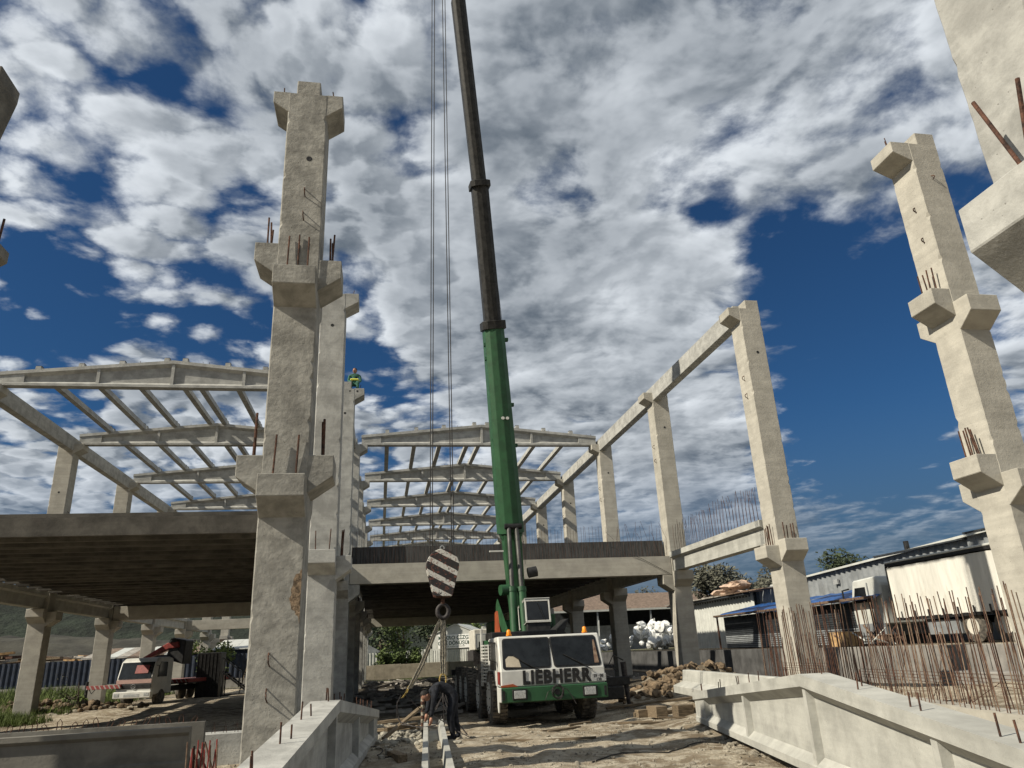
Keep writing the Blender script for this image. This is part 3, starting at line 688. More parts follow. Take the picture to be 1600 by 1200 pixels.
# windscreens on the raked front (y = .06 at z 1.32 -> .42 at z 2.16)
def onscreen(x, z, o=0.0): return (x, .06+(z-1.32)*(.36/.84)-o, z+o*.35)
def panel(nm, mt_, pts, th, parent=cr, off=.0):
    a = [Vector(onscreen(x, z, off)) for x, z in pts]; c = [Vector(onscreen(x, z, off+th)) for x, z in pts]; n = len(a)
    return MB().add(a+c, [tuple(range(n)), tuple(range(n, 2*n))]+[(i, (i+1) % n, n+(i+1) % n, n+i) for i in range(n)]).build(nm, mt_, parent)
def rrect(x0, x1, z0, z1, r=.06, sk=0.0):
    p = []
    for cx_, cz_, a0 in ((x1-r, z1-r, 0), (x0+r, z1-r, 90), (x0+r, z0+r, 180), (x1-r, z0+r, 270)):
        for i in range(4):
            a = R(a0+i*30); x = cx_+r*math.cos(a); z = cz_+r*math.sin(a); p.append((x+sk*(z-z0), z))
    return p
for x0, x1, sk in ((-1.27, -.055, .06), (.055, 1.27, -.06)):
    panel('window_seal', 'black_paint', rrect(x0-.015, x1+.015, 1.36, 2.105, .07, sk), .012)
    panel('windscreen', 'glass_dark', rrect(x0+.02, x1-.02, 1.395, 2.07, .05, sk), .008, off=.012)
panel('plastic_sheet', 'block_tan', [(-1.20, 1.42), (-.82, 1.40), (-.86, 1.58), (-.98, 1.66), (-1.12, 1.67), (-1.2, 1.6)], .004, off=.021)
panel('interior_curtain', 'rust_bright', [(1.10, 1.42), (1.22, 1.42), (1.19, 1.98), (1.15, 1.98)], .004, off=.021)
for a, c in (((-1.0, 1.68), (-.33, 1.30)), ((.30, 1.66), (1.02, 1.26))):
    w_ = MB().tube([onscreen(*a, .04), onscreen((a[0]*.45+c[0]*.55), 1.44, .045), onscreen(*c, .03)], [.012, .016, .010], 6).build('wiper', 'black_paint', cr)
# front lettering and plate
def text(nm, s, size, mt_, parent, loc, rot=(R(90), 0, 0), off=0.0, sx_=1.0, ext=.004, align='LEFT', spc=1.0):
    cu = bpy.data.curves.new(nm, 'FONT'); cu.body = s; cu.size = size; cu.offset = off; cu.extrude = ext; cu.align_x = align; cu.resolution_u = 3; cu.space_character = spc
    o = bpy.data.objects.new(nm, cu); COL.objects.link(o); dg = bpy.context.evaluated_depsgraph_get(); dg.update()
    me = bpy.data.meshes.new_from_object(o.evaluated_get(dg)); bpy.data.objects.remove(o)
    me.materials.clear(); me.materials.append(MATS[mt_]); q = bpy.data.objects.new(nm, me); COL.objects.link(q); q.parent = parent
    q.location = loc; q.rotation_euler = rot; q.scale = (sx_, 1, 1)
    return q
tx = text('lettering', 'LIEBHERR', .43, 'black_paint', cr, (-.80, .040, 1.015), off=.022, sx_=1.0, ext=.006, spc=1.14)
bpy.context.view_layer.update(); tw = max(v.co.x for v in tx.data.vertices)-min(v.co.x for v in tx.data.vertices); tx.scale.x = 1.78/tw
B_(.98, 1.36, .028, .045, .99, 1.17, 'number_plate', 'lamp_glass', .004)
text('plate_digits', '59 · 08', .10, 'black_paint', cr, (1.03, .026, 1.085), ext=.002, off=.002, sx_=.9)
text('plate_digits', '138', .10, 'black_paint', cr, (1.10, .026, 1.00), ext=.002, off=.002, sx_=.9)
MB().prism([(-1.33, 1.0), (-.98, .975), (-.93, .955), (-1.34, .952)], .03, .045, 'y').build('orange_flash', 'orange_paint', cr)
MB().prism([(-1.36, 1.0), (-1.05, 1.03), (-.92, .965), (-1.36, .962)], .022, .046, 'y').build('orange_flash', 'orange_paint', cr)
for s in (-1, 1):
    B_(s*.90-.19, s*.90+.19, -.05, -.018, .66, .90, 'headlight_frame', 'black_paint', .01)
    h_ = B_(s*.90-.145, s*.90+.145, -.062, -.048, .69, .87, 'headlight', 'lamp_glass', .01)
    B_(s*1.30-.03, s*1.30+.03, -.035, -.018, .66, .88, 'marker_slot', 'black_paint', .004)
    cx0 = s*1.02
    MB().lathe([(2.15, .05), (2.18, .075), (2.21, .075), (2.21, .06), (2.30, .055), (2.33, .03)], 12, Matrix.Translation((cx0, .55, 0)), 'z').build('beacon', 'amber', cr, smooth=True)
    MB().lathe([(2.13, .08), (2.17, .08)], 12, Matrix.Translation((cx0, .55, 0)), 'z').build('beacon_base', 'black_paint', cr)
# coiled cable on the bumper
cb_ = MB(); rs = random.Random(5)
pts = []
for i in range(70):
    a = i*.5; rr_ = .13+.02*math.sin(i*.7); pts.append((.05+rr_*math.cos(a)*(1+.1*rs.random()), -.10-.03*rs.random(), .80+rr_*1.15*math.sin(a)))
cb_.tube(pts, .009, 5); cb_.tube([(.12,-.08,.92),(.30,-.1,.84),(.42,-.09,.66),(.50,-.1,.50)], .010, 5); cb_.tube([(-.05,-.08,.88),(-.2,-.09,.80),(-.28,-.1,.62)], .008, 5)
cb_.build('tow_cable', 'steel_dark', cr)
MB().tube([(.04, -.10, .80), (.04, .0, .80)], .075, 12).build('tow_pin', 'black_paint', cr)
# cab side: door, window, steps, mirror
B_(-wid-.004, -wid+.03, .55, 1.75, 1.35, 2.04, 'side_window', 'glass_dark', .01)
B_(wid-.03, wid+.004, .55, 1.75, 1.35, 2.04, 'side_window', 'glass_dark', .01)
B_(-wid-.012, -wid+.02, .50, .56, .62, 2.06, 'door_edge', 'white_paint', .004)
MB().prism([(-.04, .95), (.50, .95), (.50, .50), (.40, .36), (.34, .36), (.30, .60), (-.04, .62)], -wid-.02, -wid+.02, 'x').build('mud_flap', 'white_paint', cr, bevel=.01)
B_(-wid-.02, -wid+.015, .10, .35, 1.02, 1.32, 'side_lamp', 'red_paint', .01)
for i in range(12):
    B_(-wid-.10, -wid+.02, 2.25+.0, 2.85, 1.02+.085*i, 1.06+.085*i, 'louvre', 'white_paint', .006)
B_(-wid+.02, wid-.02, 2.12, 2.95, .95, 2.0, 'engine_cover', 'white_paint', .02)
B_(-wid-.09, -wid-.02, 2.95, 3.02, .9, 2.45, 'handrail', 'white_paint', .01)
MB().tube([(-wid-.02, .5, 2.0), (-wid-.2, .42, 2.05), (-wid-.2, .42, 1.6), (-wid-.02, .5, 1.55)], .014).build('mirror_arm', 'black_paint', cr)
# chassis
B_(-.55, .55, .4, 11.5, .55, .95, 'chassis', 'black_paint', .02)
B_(-wid+.25, wid-.05, 3.0, 11.0, 1.0, 1.22, 'carrier_deck', 'black_paint', .02)
def wheel(x, y, s, r=.66, w=.42):
    t = MB().lathe([(0, r*.62), (.02, r*.86), (.07, r*.97), (w-.07, r*.97), (w-.02, r*.86), (w, r*.62)], 36, axis='x')
    for i in range(36):
        a = 2*math.pi*i/36; mt = Matrix.Rotation(a, 4, 'X')
        t.box(.02, w*.47, -.030, .030, r*.93, r*1.015, mt); mt2 = Matrix.Rotation(a+math.pi/36, 4, 'X'); t.box(w*.53, w-.02, -.030, .030, r*.93, r*1.015, mt2)
    o = t.build('wheel', 'rubber', cr); o.location = (x if s < 0 else x-w, y, r+.0)
    rim = MB().lathe([(-.01, r*.60), (.05, r*.55), (.10, r*.30), (.06, r*.12), (.03, 0.01)], 20, axis='x'); rm = rim.build('rim', 'white_paint', o, smooth=True)
    if s > 0: rm.scale = (-1, 1, 1); rm.location = (w, 0, 0)
    for i in range(8):
        a = i*math.pi/4; MB().lathe([(-.03, .02), (.0, .02)], 6, Matrix.Translation((0, .30*math.cos(a), .30*math.sin(a))), 'x').build('wheel_nut', 'steel_dark', o)
    return o
for yy in (1.55, 3.9, 7.2, 8.9, 10.6):
    wheel(-wid-.09, yy, -1); wheel(wid-.02, yy, 1)
for yy in (1.55, 3.9, 7.2, 8.9, 10.6): MB().tube([(-1.0, yy, .66), (1.0, yy, .66)], .12, 10).build('axle', 'black_paint', cr)
# outriggers on the right side
for yy in (3.0,):
    B_(wid-.3, wid+1.55, yy-.12, yy+.12, .72, .95, 'outrigger_beam', 'black_paint', .01)
    MB().tube([(wid+1.5, yy, .10), (wid+1.42, yy, 1.35)], [.055, .09], 10).build('outrigger_jack', 'steel_dark', cr)
    B_(wid+1.3, wid+1.75, yy-.2, yy+.2, .05, .12, 'outrigger_pad', 'steel_dark', .01)
    B_(wid+.1, wid+1.3, yy-.25, yy+.2, .36, .70, 'side_box', 'black_paint', .02)
    MB().tube([(wid+1.42, yy-.05, 1.4), (wid+1.1, yy-.1, 1.55), (wid+.95, yy-.1, 1.3), (wid+1.2, yy-.1, 1.1)], .02, 6).build('hose', 'black_paint', cr)
# superstructure
B_(-1.25, .65, 2.2, 3.4, 2.12, 2.32, 'deck_tray', 'black_paint', .02)
MB().prism([(.6, 2.14), (.85, 2.14), (1.05, 2.62), (.72, 2.36)], 2.3, 3.3, 'y').build('folded_sheet', 'black_paint', cr)
MB().lathe([(1.32, .95), (1.55, .95), (1.55, .85), (1.75, .85)], 28, Matrix.Translation((0, 7.0, 0)), 'z').build('slew_ring', 'black_paint', cr)
B_(-.6, 1.1, 5.2, 10.2, 1.75, 2.2, 'turntable', 'green_paint', .03)
B_(-.2, 1.3, 9.3, 10.9, 1.8, 2.9, 'counterweight', 'green_paint', .05)
MB().prism([(5.4, 2.2), (6.6, 2.2), (8.6, 3.3), (7.9, 3.6)], -.02, .0, 'x', Matrix.Translation((-.15, 0, 0))).build('boom_bracket', 'green_paint', cr)
MB().prism([(5.4, 2.2), (6.6, 2.2), (8.6, 3.3), (7.9, 3.6)], .0, .02, 'x', Matrix.Translation((.95, 0, 0))).build('boom_bracket', 'green_paint', cr)
MB().prism([(4.8, 2.15), (5.8, 2.15), (5.6, 3.0), (5.3, 3.05)], -.62, -.56, 'x').build('side_plate', 'orange_paint', cr)
# operator cab, tipped back
oc = MB(); tip = Matrix.Translation((.62, 4.55, 2.62)) @ Matrix.Rotation(R(-9), 4, 'X')
def ocb(x0, x1, y0, y1, z0, z1, nm, mt_, parent=cr): return MB().box(x0, x1, y0, y1, z0, z1, tip).build(nm, mt_, parent, bevel=.012)
cabp = MB().box(-.40, .42, .0, 1.3, .0, .03, tip)
cabp.box(-.40, .42, .0, 1.3, .70, .74, tip).box(-.40, -.35, .0, .05, .03, .70, tip).box(.37, .42, .0, .05, .03, .70, tip).box(-.40, -.35, 1.25, 1.3, .03, .70, tip).box(.37, .42, 1.25, 1.3, .03, .70, tip)
cabp.box(.37, .42, .45, .5, .03, .70, tip).box(-.35, .37, .0, .05, .03, .07, tip).box(-.35, .37, .0, .05, .66, .70, tip).box(-.41, .43, -.02, 1.35, .742, .765, tip)
cabp.build('operator_cab', 'white_paint', cr, bevel=.008)
ocb(-.345, .365, .012, .03, .075, .655, 'cab_glass', 'glass_dark'); ocb(.395, .41, .052, .448, .035, .695, 'cab_side_glass', 'glass_dark'); ocb(.395, .41, .502, 1.248, .035, .695, 'cab_side_glass', 'glass_dark')
ocb(-.39, -.375, .052, 1.248, .035, .695, 'cab_side_glass', 'glass_dark')
ocb(-.3, .32, .4, 1.2, .035, .45, 'seat', 'black_paint'); ocb(-.36, .40, .06, 1.2, -.38, -.002, 'cab_frame', 'black_paint')
MB().tube([tip @ Vector((.2, -.01, .1)), tip @ Vector((.02, -.02, .6))], .008).build('wiper', 'black_paint', cr)
B_(1.0, 1.9, 6.2, 8.5, 1.8, 2.35, 'winch_box', 'black_paint', .03); B_(.95, 1.35, 5.3, 6.2, 2.0, 2.9, 'valve_box', 'green_paint', .03)
for i in range(7): MB().tube([(.8+.1*i, 4.9+.1*i, 2.2), (.9+.12*i, 5.3, 2.75-.05*i), (1.1+.05*i, 6.0, 2.3)], .018, 5).build('hose', 'black_paint', cr)
# boom: joints measured in the world, drawn in the crane's frame
BO = Vector((CX, CY, -1.80))
J = [Vector((4.72, 26.1, .95)), Vector((3.93, 24.2, 11.30)), Vector((3.37, 22.55, 16.2)), Vector((2.49, 20.42, 22.9)), Vector((1.55, 18.15, 30.6))]
J = [j-BO for j in J]
def section(a, c, w0, h0, w1, h1, nm, mt_, keel=.30):
    d = (c-a).normalized(); sx_ = Vector((1, 0, 0)); sx_ = (sx_-d*sx_.dot(d)).normalized(); n_ = d.cross(sx_)
    if n_.y > 0: n_ = -n_                    # n_ points to the viewer: underside of the boom
    vs = []
    for p, w, h in ((a, w0, h0), (c, w1, h1)):
        for u_, v_ in ((-.5, -.5), (.5, -.5), (.5, .5-keel*.9), (.28, .5-keel*.25), (0.02, .5), (-.30, .5-keel*.25), (-.5, .5-keel*.9)): vs.append(p+sx_*(w*u_)+n_*(h*v_))
    n = 7
    return MB().add(vs, [tuple(range(n))[::-1], tuple(range(n, 2*n))]+[(i, (i+1) % n, n+(i+1) % n, n+i) for i in range(n)]).build(nm, mt_, cr, bevel=.015)
def along(a, c, t): return a.lerp(c, t)
section(along(J[0], J[1], .285), J[1], .86, .98, .72, .86, 'boom_base_section', 'green_paint')
section(J[0], along(J[0], J[1], .284), .50, .60, .62, .80, 'boom_foot', 'green_paint', .12)
section(along(J[0], J[1], .262), along(J[0], J[1], .284), .60, .80, .78, .9, 'boom_shoulder', 'green_paint')
section(J[1], J[2], .60, .66, .60, .66, 'boom_second_section', 'boom_black')
section(J[2], J[3], .50, .54, .50, .54, 'boom_third_section', 'boom_black')
section(J[3], J[4], .42, .46, .42, .46, 'boom_top_section', 'boom_black')
section(along(J[1], J[2], -.03), along(J[1], J[2], .03), .86, .96, .86, .96, 'boom_collar', 'boom_black', .2)
section(along(J[2], J[3], -.012), along(J[2], J[3], .02), .74, .80, .74, .80, 'boom_collar', 'boom_black', .2)
d01 = (J[1]-J[0]).normalized()
for t_, sd in ((.45, -1), (.50, -1), (.60, -1), (.88, -1), (.72, 1), (.58, 1), (.95, 1), (.93, -1)):
    p = along(J[0], J[1], t_); MB().box(p.x+sd*.36-.05*(sd < 0), p.x+sd*.36+.11*(sd > 0)+.03, p.y-.1, p.y+.05, p.z-.06, p.z+.05).build('boom_lug', 'green_paint', cr)
for dx in (-.02, .14):
    p = along(J[0], J[1], .66); MB().lathe([(-.50, .055), (-.47, .06), (-.44, .05)], 12, Matrix.Translation((p.x+dx, p.y, p.z)), 'y').build('round_badge', 'white_paint', cr)
# head and sheaves at the top (above the picture)
tipj = J[4]
MB().box(tipj.x-.22, tipj.x+.22, tipj.y-.75, tipj.y+.3, tipj.z-.1, tipj.z+.75).build('boom_head', 'boom_black', cr, bevel=.03)
for dx in (-.15, -.05, .05, .15): MB().lathe([(dx-.03, .30), (dx-.01, .27), (dx+.01, .27), (dx+.03, .30)], 20, Matrix.Translation((tipj.x, tipj.y-.62, tipj.z+.15)), 'x').build('sheave', 'steel_dark', cr)
# lift cylinders
for dx in (-.21, .15):
    a = Vector((.12+dx, 4.95, 1.95)); p = along(J[0], J[1], .30); c = Vector((p.x+dx*.75, p.y-.5, p.z))
    m_ = a.lerp(c, .46)
    MB().tube([a, m_], .135, 18).build('lift_cylinder', 'green_paint', cr, smooth=True)
    MB().tube([m_-(m_-a).normalized()*.12, m_+(c-m_).normalized()*.03], .155, 18).build('cylinder_cap', 'green_paint', cr)
    MB().tube([m_, c], .075, 14).build('cylinder_rod', 'chrome', cr, smooth=True)
p = along(J[0], J[1], .30); MB().tube([p+Vector((-.3, -.5, 0)), p+Vector((.3, -.5, 0))], .10, 12).build('cylinder_pin', 'black_paint', cr)
MB().tube([(-.45, 5.3, 3.7), (-.05, 5.4, 3.72)], .17, 14).build('hose_drum', 'green_paint', cr, smooth=True)
MB().tube([(.55, 5.5, 4.25), (.85, 5.5, 4.3)], .17, 14).build('hose_drum', 'black_paint', cr, smooth=True)
B_(-.78, -.3, 5.2, 5.28, 4.93, 4.98, 'step_plate', 'white_paint', .004)
B_(-1.5, -.4, 11.8, 12.4, 1.0, 1.2, 'rear_bar', 'black_paint', .01)
# hoist ropes (tip to block)
tw_ = tipj+BO+Vector((0, -.62-.3, .15))
HX, HY = 1.43, 17.75
for i, (bx, tx_) in enumerate(((HX-.29, -.15), (HX-.24, -.05), (HX+.23, .05), (HX+.28, .15))):
    MB().tube([Vector((bx, HY, 2.15))-BO, tw_+Vector((tx_, 0, 0))-BO], .0125, 6).build('hoist_rope', 'rope', cr)
MB().tube([J[4]+Vector((.25, .2, 0)), J[1]+Vector((.38, .3, .5)), J[0]+Vector((.45, .6, 2.0))], .008, 5).build('hoist_rope', 'rope', cr)

# ------------------------------------------------------------------ hook block
hb = thing('hook_block', 'black and white striped crane hook block with red paint showing, hanging on the ropes', 'crane hook', (HX, HY, 1.27))
prof = []
for i in range(15):
    a = R(-18+i*(216/14)); prof.append((.385*math.cos(a), .70+.385*math.sin(a)))
prof = [(.21, 0)]+prof+[(-.21, 0)]
for y0, y1 in ((-.17, -.12), (.12, .17)): MB().prism(prof, y0, y1, 'y').build('cheek_plate', 'stripes_block', hb, bevel=.008)
for dy in (-.06, .0, .06): MB().lathe([(dy-.025, .34), (dy-.01, .30), (dy+.01, .30), (dy+.025, .34)], 26, Matrix.Translation((0, 0, .70)), 'y').build('sheave', 'steel_dark', hb)
MB().box(-.18, .18, -.12, .12, -.02, .12).build('cross_head', 'rust', hb, bevel=.02)
MB().tube([(0, 0, 0), (0, 0, -.16)], .05, 12).build('hook_shank', 'rust', hb)
hk = [(0, 0, -.10)]
for i in range(15):
    a = R(100-i*21); hk.append((.13*math.cos(a), 0, -.33+.15*math.sin(a)))
MB().tube(hk, [.03]+[.034+.020*math.sin(math.pi*i/14) for i in range(14)]+[.012], 10).build('hook', 'steel_dark', hb, smooth=True)
hk2 = [(-x_, y_, z_) for x_, y_, z_ in hk]
MB().tube(hk2, [.03]+[.034+.020*math.sin(math.pi*i/14) for i in range(14)]+[.012], 10).build('hook', 'steel_dark', hb, smooth=True)
lt = MB(); lt.tube([(.05*math.cos(R(a)), 0, 1.12+.05*math.sin(R(a))) for a in range(0, 361, 45)], .014, 6).build('eye', 'lamp_glass', hb)
# slings
def ribbon(nm, pts, w, mt_, parent, tw=0.0):
    mb = MB(); n = len(pts)
    for i, p in enumerate(pts):
        p = Vector(p); a = tw*i/(n-1); dx = Vector((math.cos(a), math.sin(a), 0))*w/2; dy = Vector((-math.sin(a), math.cos(a), 0))*.006
        mb.v += [p-dx-dy, p+dx-dy, p+dx+dy, p-dx+dy]
    for i in range(n-1):
        for j in range(4): mb.f.append((i*4+j, i*4+(j+1) % 4, (i+1)*4+(j+1) % 4, (i+1)*4+j))
    mb.f += [(0,1,2,3), tuple((n-1)*4+j for j in range(4))]
    return mb.build(nm, mt_, parent)
s1 = thing('sling', 'pair of woven lifting slings running from the hook down to the left', 'sling', (HX, HY, .80))
for dx, dy, ex in ((-.03, -.03, -.02), (.02, .02, .05), (-.01, .05, .01)):
    ribbon('strap', [(dx, dy, .03), (-.12+dx, dy, -.18), (-.50+ex, -.05+dy, -.98), (-.78+ex, -.1+dy, -1.48)], .055, 'sling', s1, .9)
ribbon('strap_end', [(-.78, -.1, -1.42), (-.84, -.12, -1.56), (-.93, -.12, -1.66)], .045, 'sling_yellow', s1, .4)
s2 = thing('sling', 'woven lifting sling hanging straight down from the hook to a shackle', 'sling', (HX, HY, .80))
for dx in (-.045, .0, .045): ribbon('strap', [(dx*.6, .0, .03), (dx, 0, -.3), (dx*1.1, 0, -.8), (dx*.8-.01, 0, -1.22)], .05, 'sling', s2, .7+dx*9)
sh_ = [(.075*math.cos(R(a))-.02, 0, -1.33+.12*math.sin(R(a))) for a in range(0, 361, 30)]
MB().tube(sh_, .016, 6).build('shackle', 'sling_yellow', s2)
chn = thing('sling_chain', 'grey chain and wire legs hanging below the shackle over the channel beam', 'chain', (HX-.02, HY, -.65))
rs = random.Random(6)
for i in range(6):
    ex, ez = [(-.28,-.62),(-.16,-.5),(.02,-.95),(.12,-.55),(.22,-.98),(.5,-1.02)][i]
    MB().tube([(0, 0, 0), (ex*.15+rs.uniform(-.05,.05), -.02*i, ez*.35), (ex*.6, -.03*i, ez*.75), (ex, -.05*i, ez)], .010+.004*(i % 2), 6).build('chain_leg', 'steel_dark', chn)
MB().tube([(.15,0,-.15),(.2,-.02,-.3),(.16,0,-.5)], .02, 6).build('hook', 'rust_bright', chn)
cbl = thing('loose_cable', 'black steel cable looping from the left sling over the channel beam', 'cable', (.62, 17.3, -.9))
for k_ in range(2):
    q = [(-.15, 0, .12), (-.24, 0, -.05), (-.25+.04*k_, 0, -.30), (-.15, -.05, -.42-.04*k_), (.1, -.2, -.50), (.35, -.3, -.52-.03*k_), (.62, -.35, -.48), (.72, -.3, -.3)]
    MB().tube(q, .010, 6).build('cable', 'steel_dark', cbl)
MB().tube([(-.05,0,.1), (.25, .0, -.18), (.7,-.1,-.42), (1.0, -.4, -.62), (1.25,-.7,-.74)], .010, 6).build('cable', 'steel_dark', cbl)

# ------------------------------------------------------------------ people
def skinbody(nm, verts, edges, radii, mt_, parent, sub=2, root=0):
    me = bpy.data.meshes.new(nm); me.from_pydata([Vector(v) for v in verts], edges, []); o = bpy.data.objects.new(nm, me); COL.objects.link(o)
    md = o.modifiers.new('s', 'SKIN'); sk = me.skin_vertices[0].data
    for i, r_ in enumerate(radii): sk[i].radius = (r_, r_) if not isinstance(r_, tuple) else r_
    sk[root].use_root = True; md.use_smooth_shade = True; md.branch_smoothing = .6
    s = o.modifiers.new('u', 'SUBSURF'); s.levels = sub; s.render_levels = sub
    dg = bpy.context.evaluated_depsgraph_get(); dg.update(); m2 = bpy.data.meshes.new_from_object(o.evaluated_get(dg))
    bpy.data.objects.remove(o); m2.materials.clear(); m2.materials.append(MATS[mt_]); 
    for p_ in m2.polygons: p_.use_smooth = True
    q = bpy.data.objects.new(nm, m2); COL.objects.link(q); q.parent = parent; return q
def head(parent, c, fwd, upv, hair='hair', helmet=None):
    f_ = Vector(fwd).normalized(); u_ = Vector(upv); u_ = (u_-f_*u_.dot(f_)).normalized(); r_ = f_.cross(u_)
    mt = Matrix.Translation(c) @ Matrix((r_, f_, u_)).transposed().to_4x4()
    bm = bmesh.new(); bmesh.ops.create_uvsphere(bm, u_segments=20, v_segments=14, radius=1)
    mb = MB(); vs = []
    for v in bm.verts:
        p = v.co.copy(); p.x *= .078*(1-.18*max(0, -p.z)); p.y *= .098; p.z *= .118
        if p.y > .05 and abs(p.x) < .02 and -.035 < p.z < .02: p.y += .016
        vs.append(mt @ p)
    mb.add(vs, [tuple(q.index for q in f.verts) for f in bm.faces]); bm.free(); h = mb.build('head', 'skin', parent, smooth='all')
    mb = MB()
    mb.tube([mt @ Vector((0, .09, .015)), mt @ Vector((0, .118, -.018)), mt @ Vector((0, .098, -.026))], [.008, .013, .008], 6).build('nose', 'skin', h)
    for s in (-1, 1):
        MB().rock(mt @ Vector((s*.03, .091, .012)), .010, 3, 1).build('eye', 'hair', h)
        MB().rock(mt @ Vector((s*.079, .0, -.005)), .024, 4, 1.3).build('ear', 'skin', h)
    MB().tube([mt @ Vector((-.025, .088, -.055)), mt @ Vector((0, .095, -.057)), mt @ Vector((.025, .088, -.055))], .005, 5).build('mouth', 'rust', h)
    bm = bmesh.new(); bmesh.ops.create_uvsphere(bm, u_segments=20, v_segments=14, radius=1); bmesh.ops.delete(bm, geom=[v for v in bm.verts if v.co.z < -.05+.75*max(0, v.co.y)-.35*max(0, -v.co.y)], context='VERTS')
    bm.verts.index_update()
    mb = MB(); mb.add([mt @ Vector((v.co.x*.084, v.co.y*.104-.004, v.co.z*.124+.004)) for v in bm.verts], [tuple(q.index for q in f.verts) for f in bm.faces]); bm.free(); mb.build('hair' if not helmet else 'cap', helmet or hair, parent, smooth='all')
def hand(parent, wrist, dirn, side=1):
    w_ = Vector(wrist); d = Vector(dirn).normalized(); s_ = d.orthogonal().normalized(); n_ = d.cross(s_)
    mb = MB(); mb.tube([w_, w_+d*.045, w_+d*.09], [.024, .036, .032], 8)
    for i, L in enumerate((.066, .076, .072, .058)):
        o = w_+d*.085+s_*(-.027+.018*i); mb.tube([o, o+d*L*.5+n_*.006, o+d*L*.85+n_*.022, o+d*L+n_*.034], [.0095, .009, .008, .006], 6)
    o = w_+d*.03+s_*(-.03); mb.tube([o, o-s_*.025+d*.03+n_*.01, o-s_*.022+d*.065+n_*.025], [.012, .010, .007], 6)
    return mb.build('hand', 'skin', parent, smooth='all')
pz = gz(1.5, 17.0)
P1 = thing('person', 'person in dark work clothes bending down to the channel beam beside the slings', 'person', (1.50, 17.05, pz))
# x left is towards the beam; figure faces -x and a little to the viewer
V_ = [(.06,.0,.90), (-.04,-.02,1.02), (-.22,-.05,1.10), (-.36,-.08,1.05), (-.44,-.09,.98),      # pelvis, waist, chest, upper chest, neck
      (-.33,-.26,1.04), (-.37,-.28,.78), (-.42,-.26,.52),                                      # near arm
      (-.34,.12,1.05), (-.44,.10,.80), (-.50,.0,.58),                                        # far arm
      (.08,-.12,.84), (-.02,-.16,.47), (.05,-.15,.10), (-.10,-.17,.05),                          # near leg
      (.08,.12,.84), (.10,.14,.47), (.20,.14,.10), (.05,.13,.05)]
E_ = [(0,1),(1,2),(2,3),(3,4),(3,5),(5,6),(6,7),(3,8),(8,9),(9,10),(0,11),(11,12),(12,13),(13,14),(0,15),(15,16),(16,17),(17,18)]
RR = [.17,.17,(.20,.16),(.19,.15),.07,.09,.062,.042,.09,.062,.042,.125,.09,.06,.05,.125,.09,.06,.05]
skinbody('body', V_, E_, RR, 'cloth_dark', P1)
head(P1, Vector((-.53, -.12, .92)), (-.55, -.35, -.75), (-.6, -.1, .6))
hand(P1, (-.42, -.26, .50), (-.1, .05, -1)); hand(P1, (-.50, 0, .56), (-.1, -.05, -1))
for s_, x_ in ((-.17, -.06), (.13, .09)): MB().box(x_-.17, x_+.10, s_-.05, s_+.05, -.01, .10).build('boot', 'black_paint', P1, bevel=.03)
# worker sitting high on the third column of the middle row
P2 = thing('person', 'tiny worker in a green jacket and dark cap sitting high on a column top', 'person', (XMc+.30, yk(4)+.62, 9.85))
P2.location.z = 10.12
V_ = [(0,0,.08), (0,.0,.25), (0,-.02,.42), (0,-.02,.52), (0,-.02,.58), (-.2,-.02,.48), (-.24,-.06,.25), (-.15,-.22,.16), (.2,-.02,.48), (.24,-.06,.25), (.15,-.22,.16),
      (-.1,-.06,.07), (-.14,-.42,.09), (-.14,-.46,-.32), (.1,-.06,.07), (.14,-.42,.09), (.14,-.46,-.32)]
E_ = [(0,1),(1,2),(2,3),(3,4),(3,5),(5,6),(6,7),(3,8),(8,9),(9,10),(0,11),(11,12),(12,13),(0,14),(14,15),(15,16)]
skinbody('body', V_, E_, [.15,.14,(.17,.12),(.14,.1),.055,.07,.05,.035,.07,.05,.035,.1,.075,.05,.1,.075,.05], 'cloth_green', P2)
MB().box(-.17, .17, -.15, .13, .26, .34).build('reflective_band', 'hivis', P2, bevel=.03)
head(P2, Vector((0, -.04, .70)), (-.5, -1, 0), (0, 0, 1), helmet='cloth_navy')
hand(P2, (-.15, -.22, .16), (.2, -1, -.2)); hand(P2, (.15, -.22, .16), (-.2, -1, -.2))
for s_ in (-.14, .14): MB().box(s_-.05, s_+.05, -.62, -.42, -.42, -.32).build('boot', 'black_paint', P2, bevel=.02)

# ------------------------------------------------------------------ flatbed truck under the left deck
tk = thing('flatbed_truck', 'small white crane truck with a red striped outrigger parked under the left deck', 'truck', (-11.95, 41.5, -1.76), R(-14))
def T_(x0, x1, y0, y1, z0, z1, nm, mt_, bev=.015, p=tk): return MB().box(x0, x1, y0, y1, z0, z1).build(nm, mt_, p, bevel=bev)
MB().prism([(0, .55), (1.9, .55), (1.9, 2.22), (1.5, 2.30), (.55, 2.28), (.28, 2.12), (.02, 1.38)], -.93, .93, 'x').build('cab', 'white_paint', tk, bevel=.06)
MB().prism([(-.012, 1.32), (.012, 1.32), (.29, 2.06), (.265, 2.08)], -.84, .84, 'x').build('windscreen', 'glass_dark', tk)
MB().prism([(.045, 1.56), (.055, 1.56), (.20, 1.93), (.185, 1.94)], -.05, .62, 'x').build('red_cloth', 'red_paint', tk).location = (0, -.004, 0)
T_(-.90, .90, -.03, .0, .86, 1.06, 'grille', 'black_paint'); T_(-.90, .90, -.035, .0, 1.10, 1.28, 'print_band', 'print_pink', .004)
T_(-.97, .97, -.12, .12, .42, .74, 'bumper', 'white_paint', .04)
for s in (-1, 1): T_(s*.76-.13, s*.76+.13, -.135, -.11, .52, .66, 'headlight', 'lamp_glass', .01)
T_(-.40, .40, -.13, -.115, .50, .62, 'number_plate', 'lamp_glass', .004)
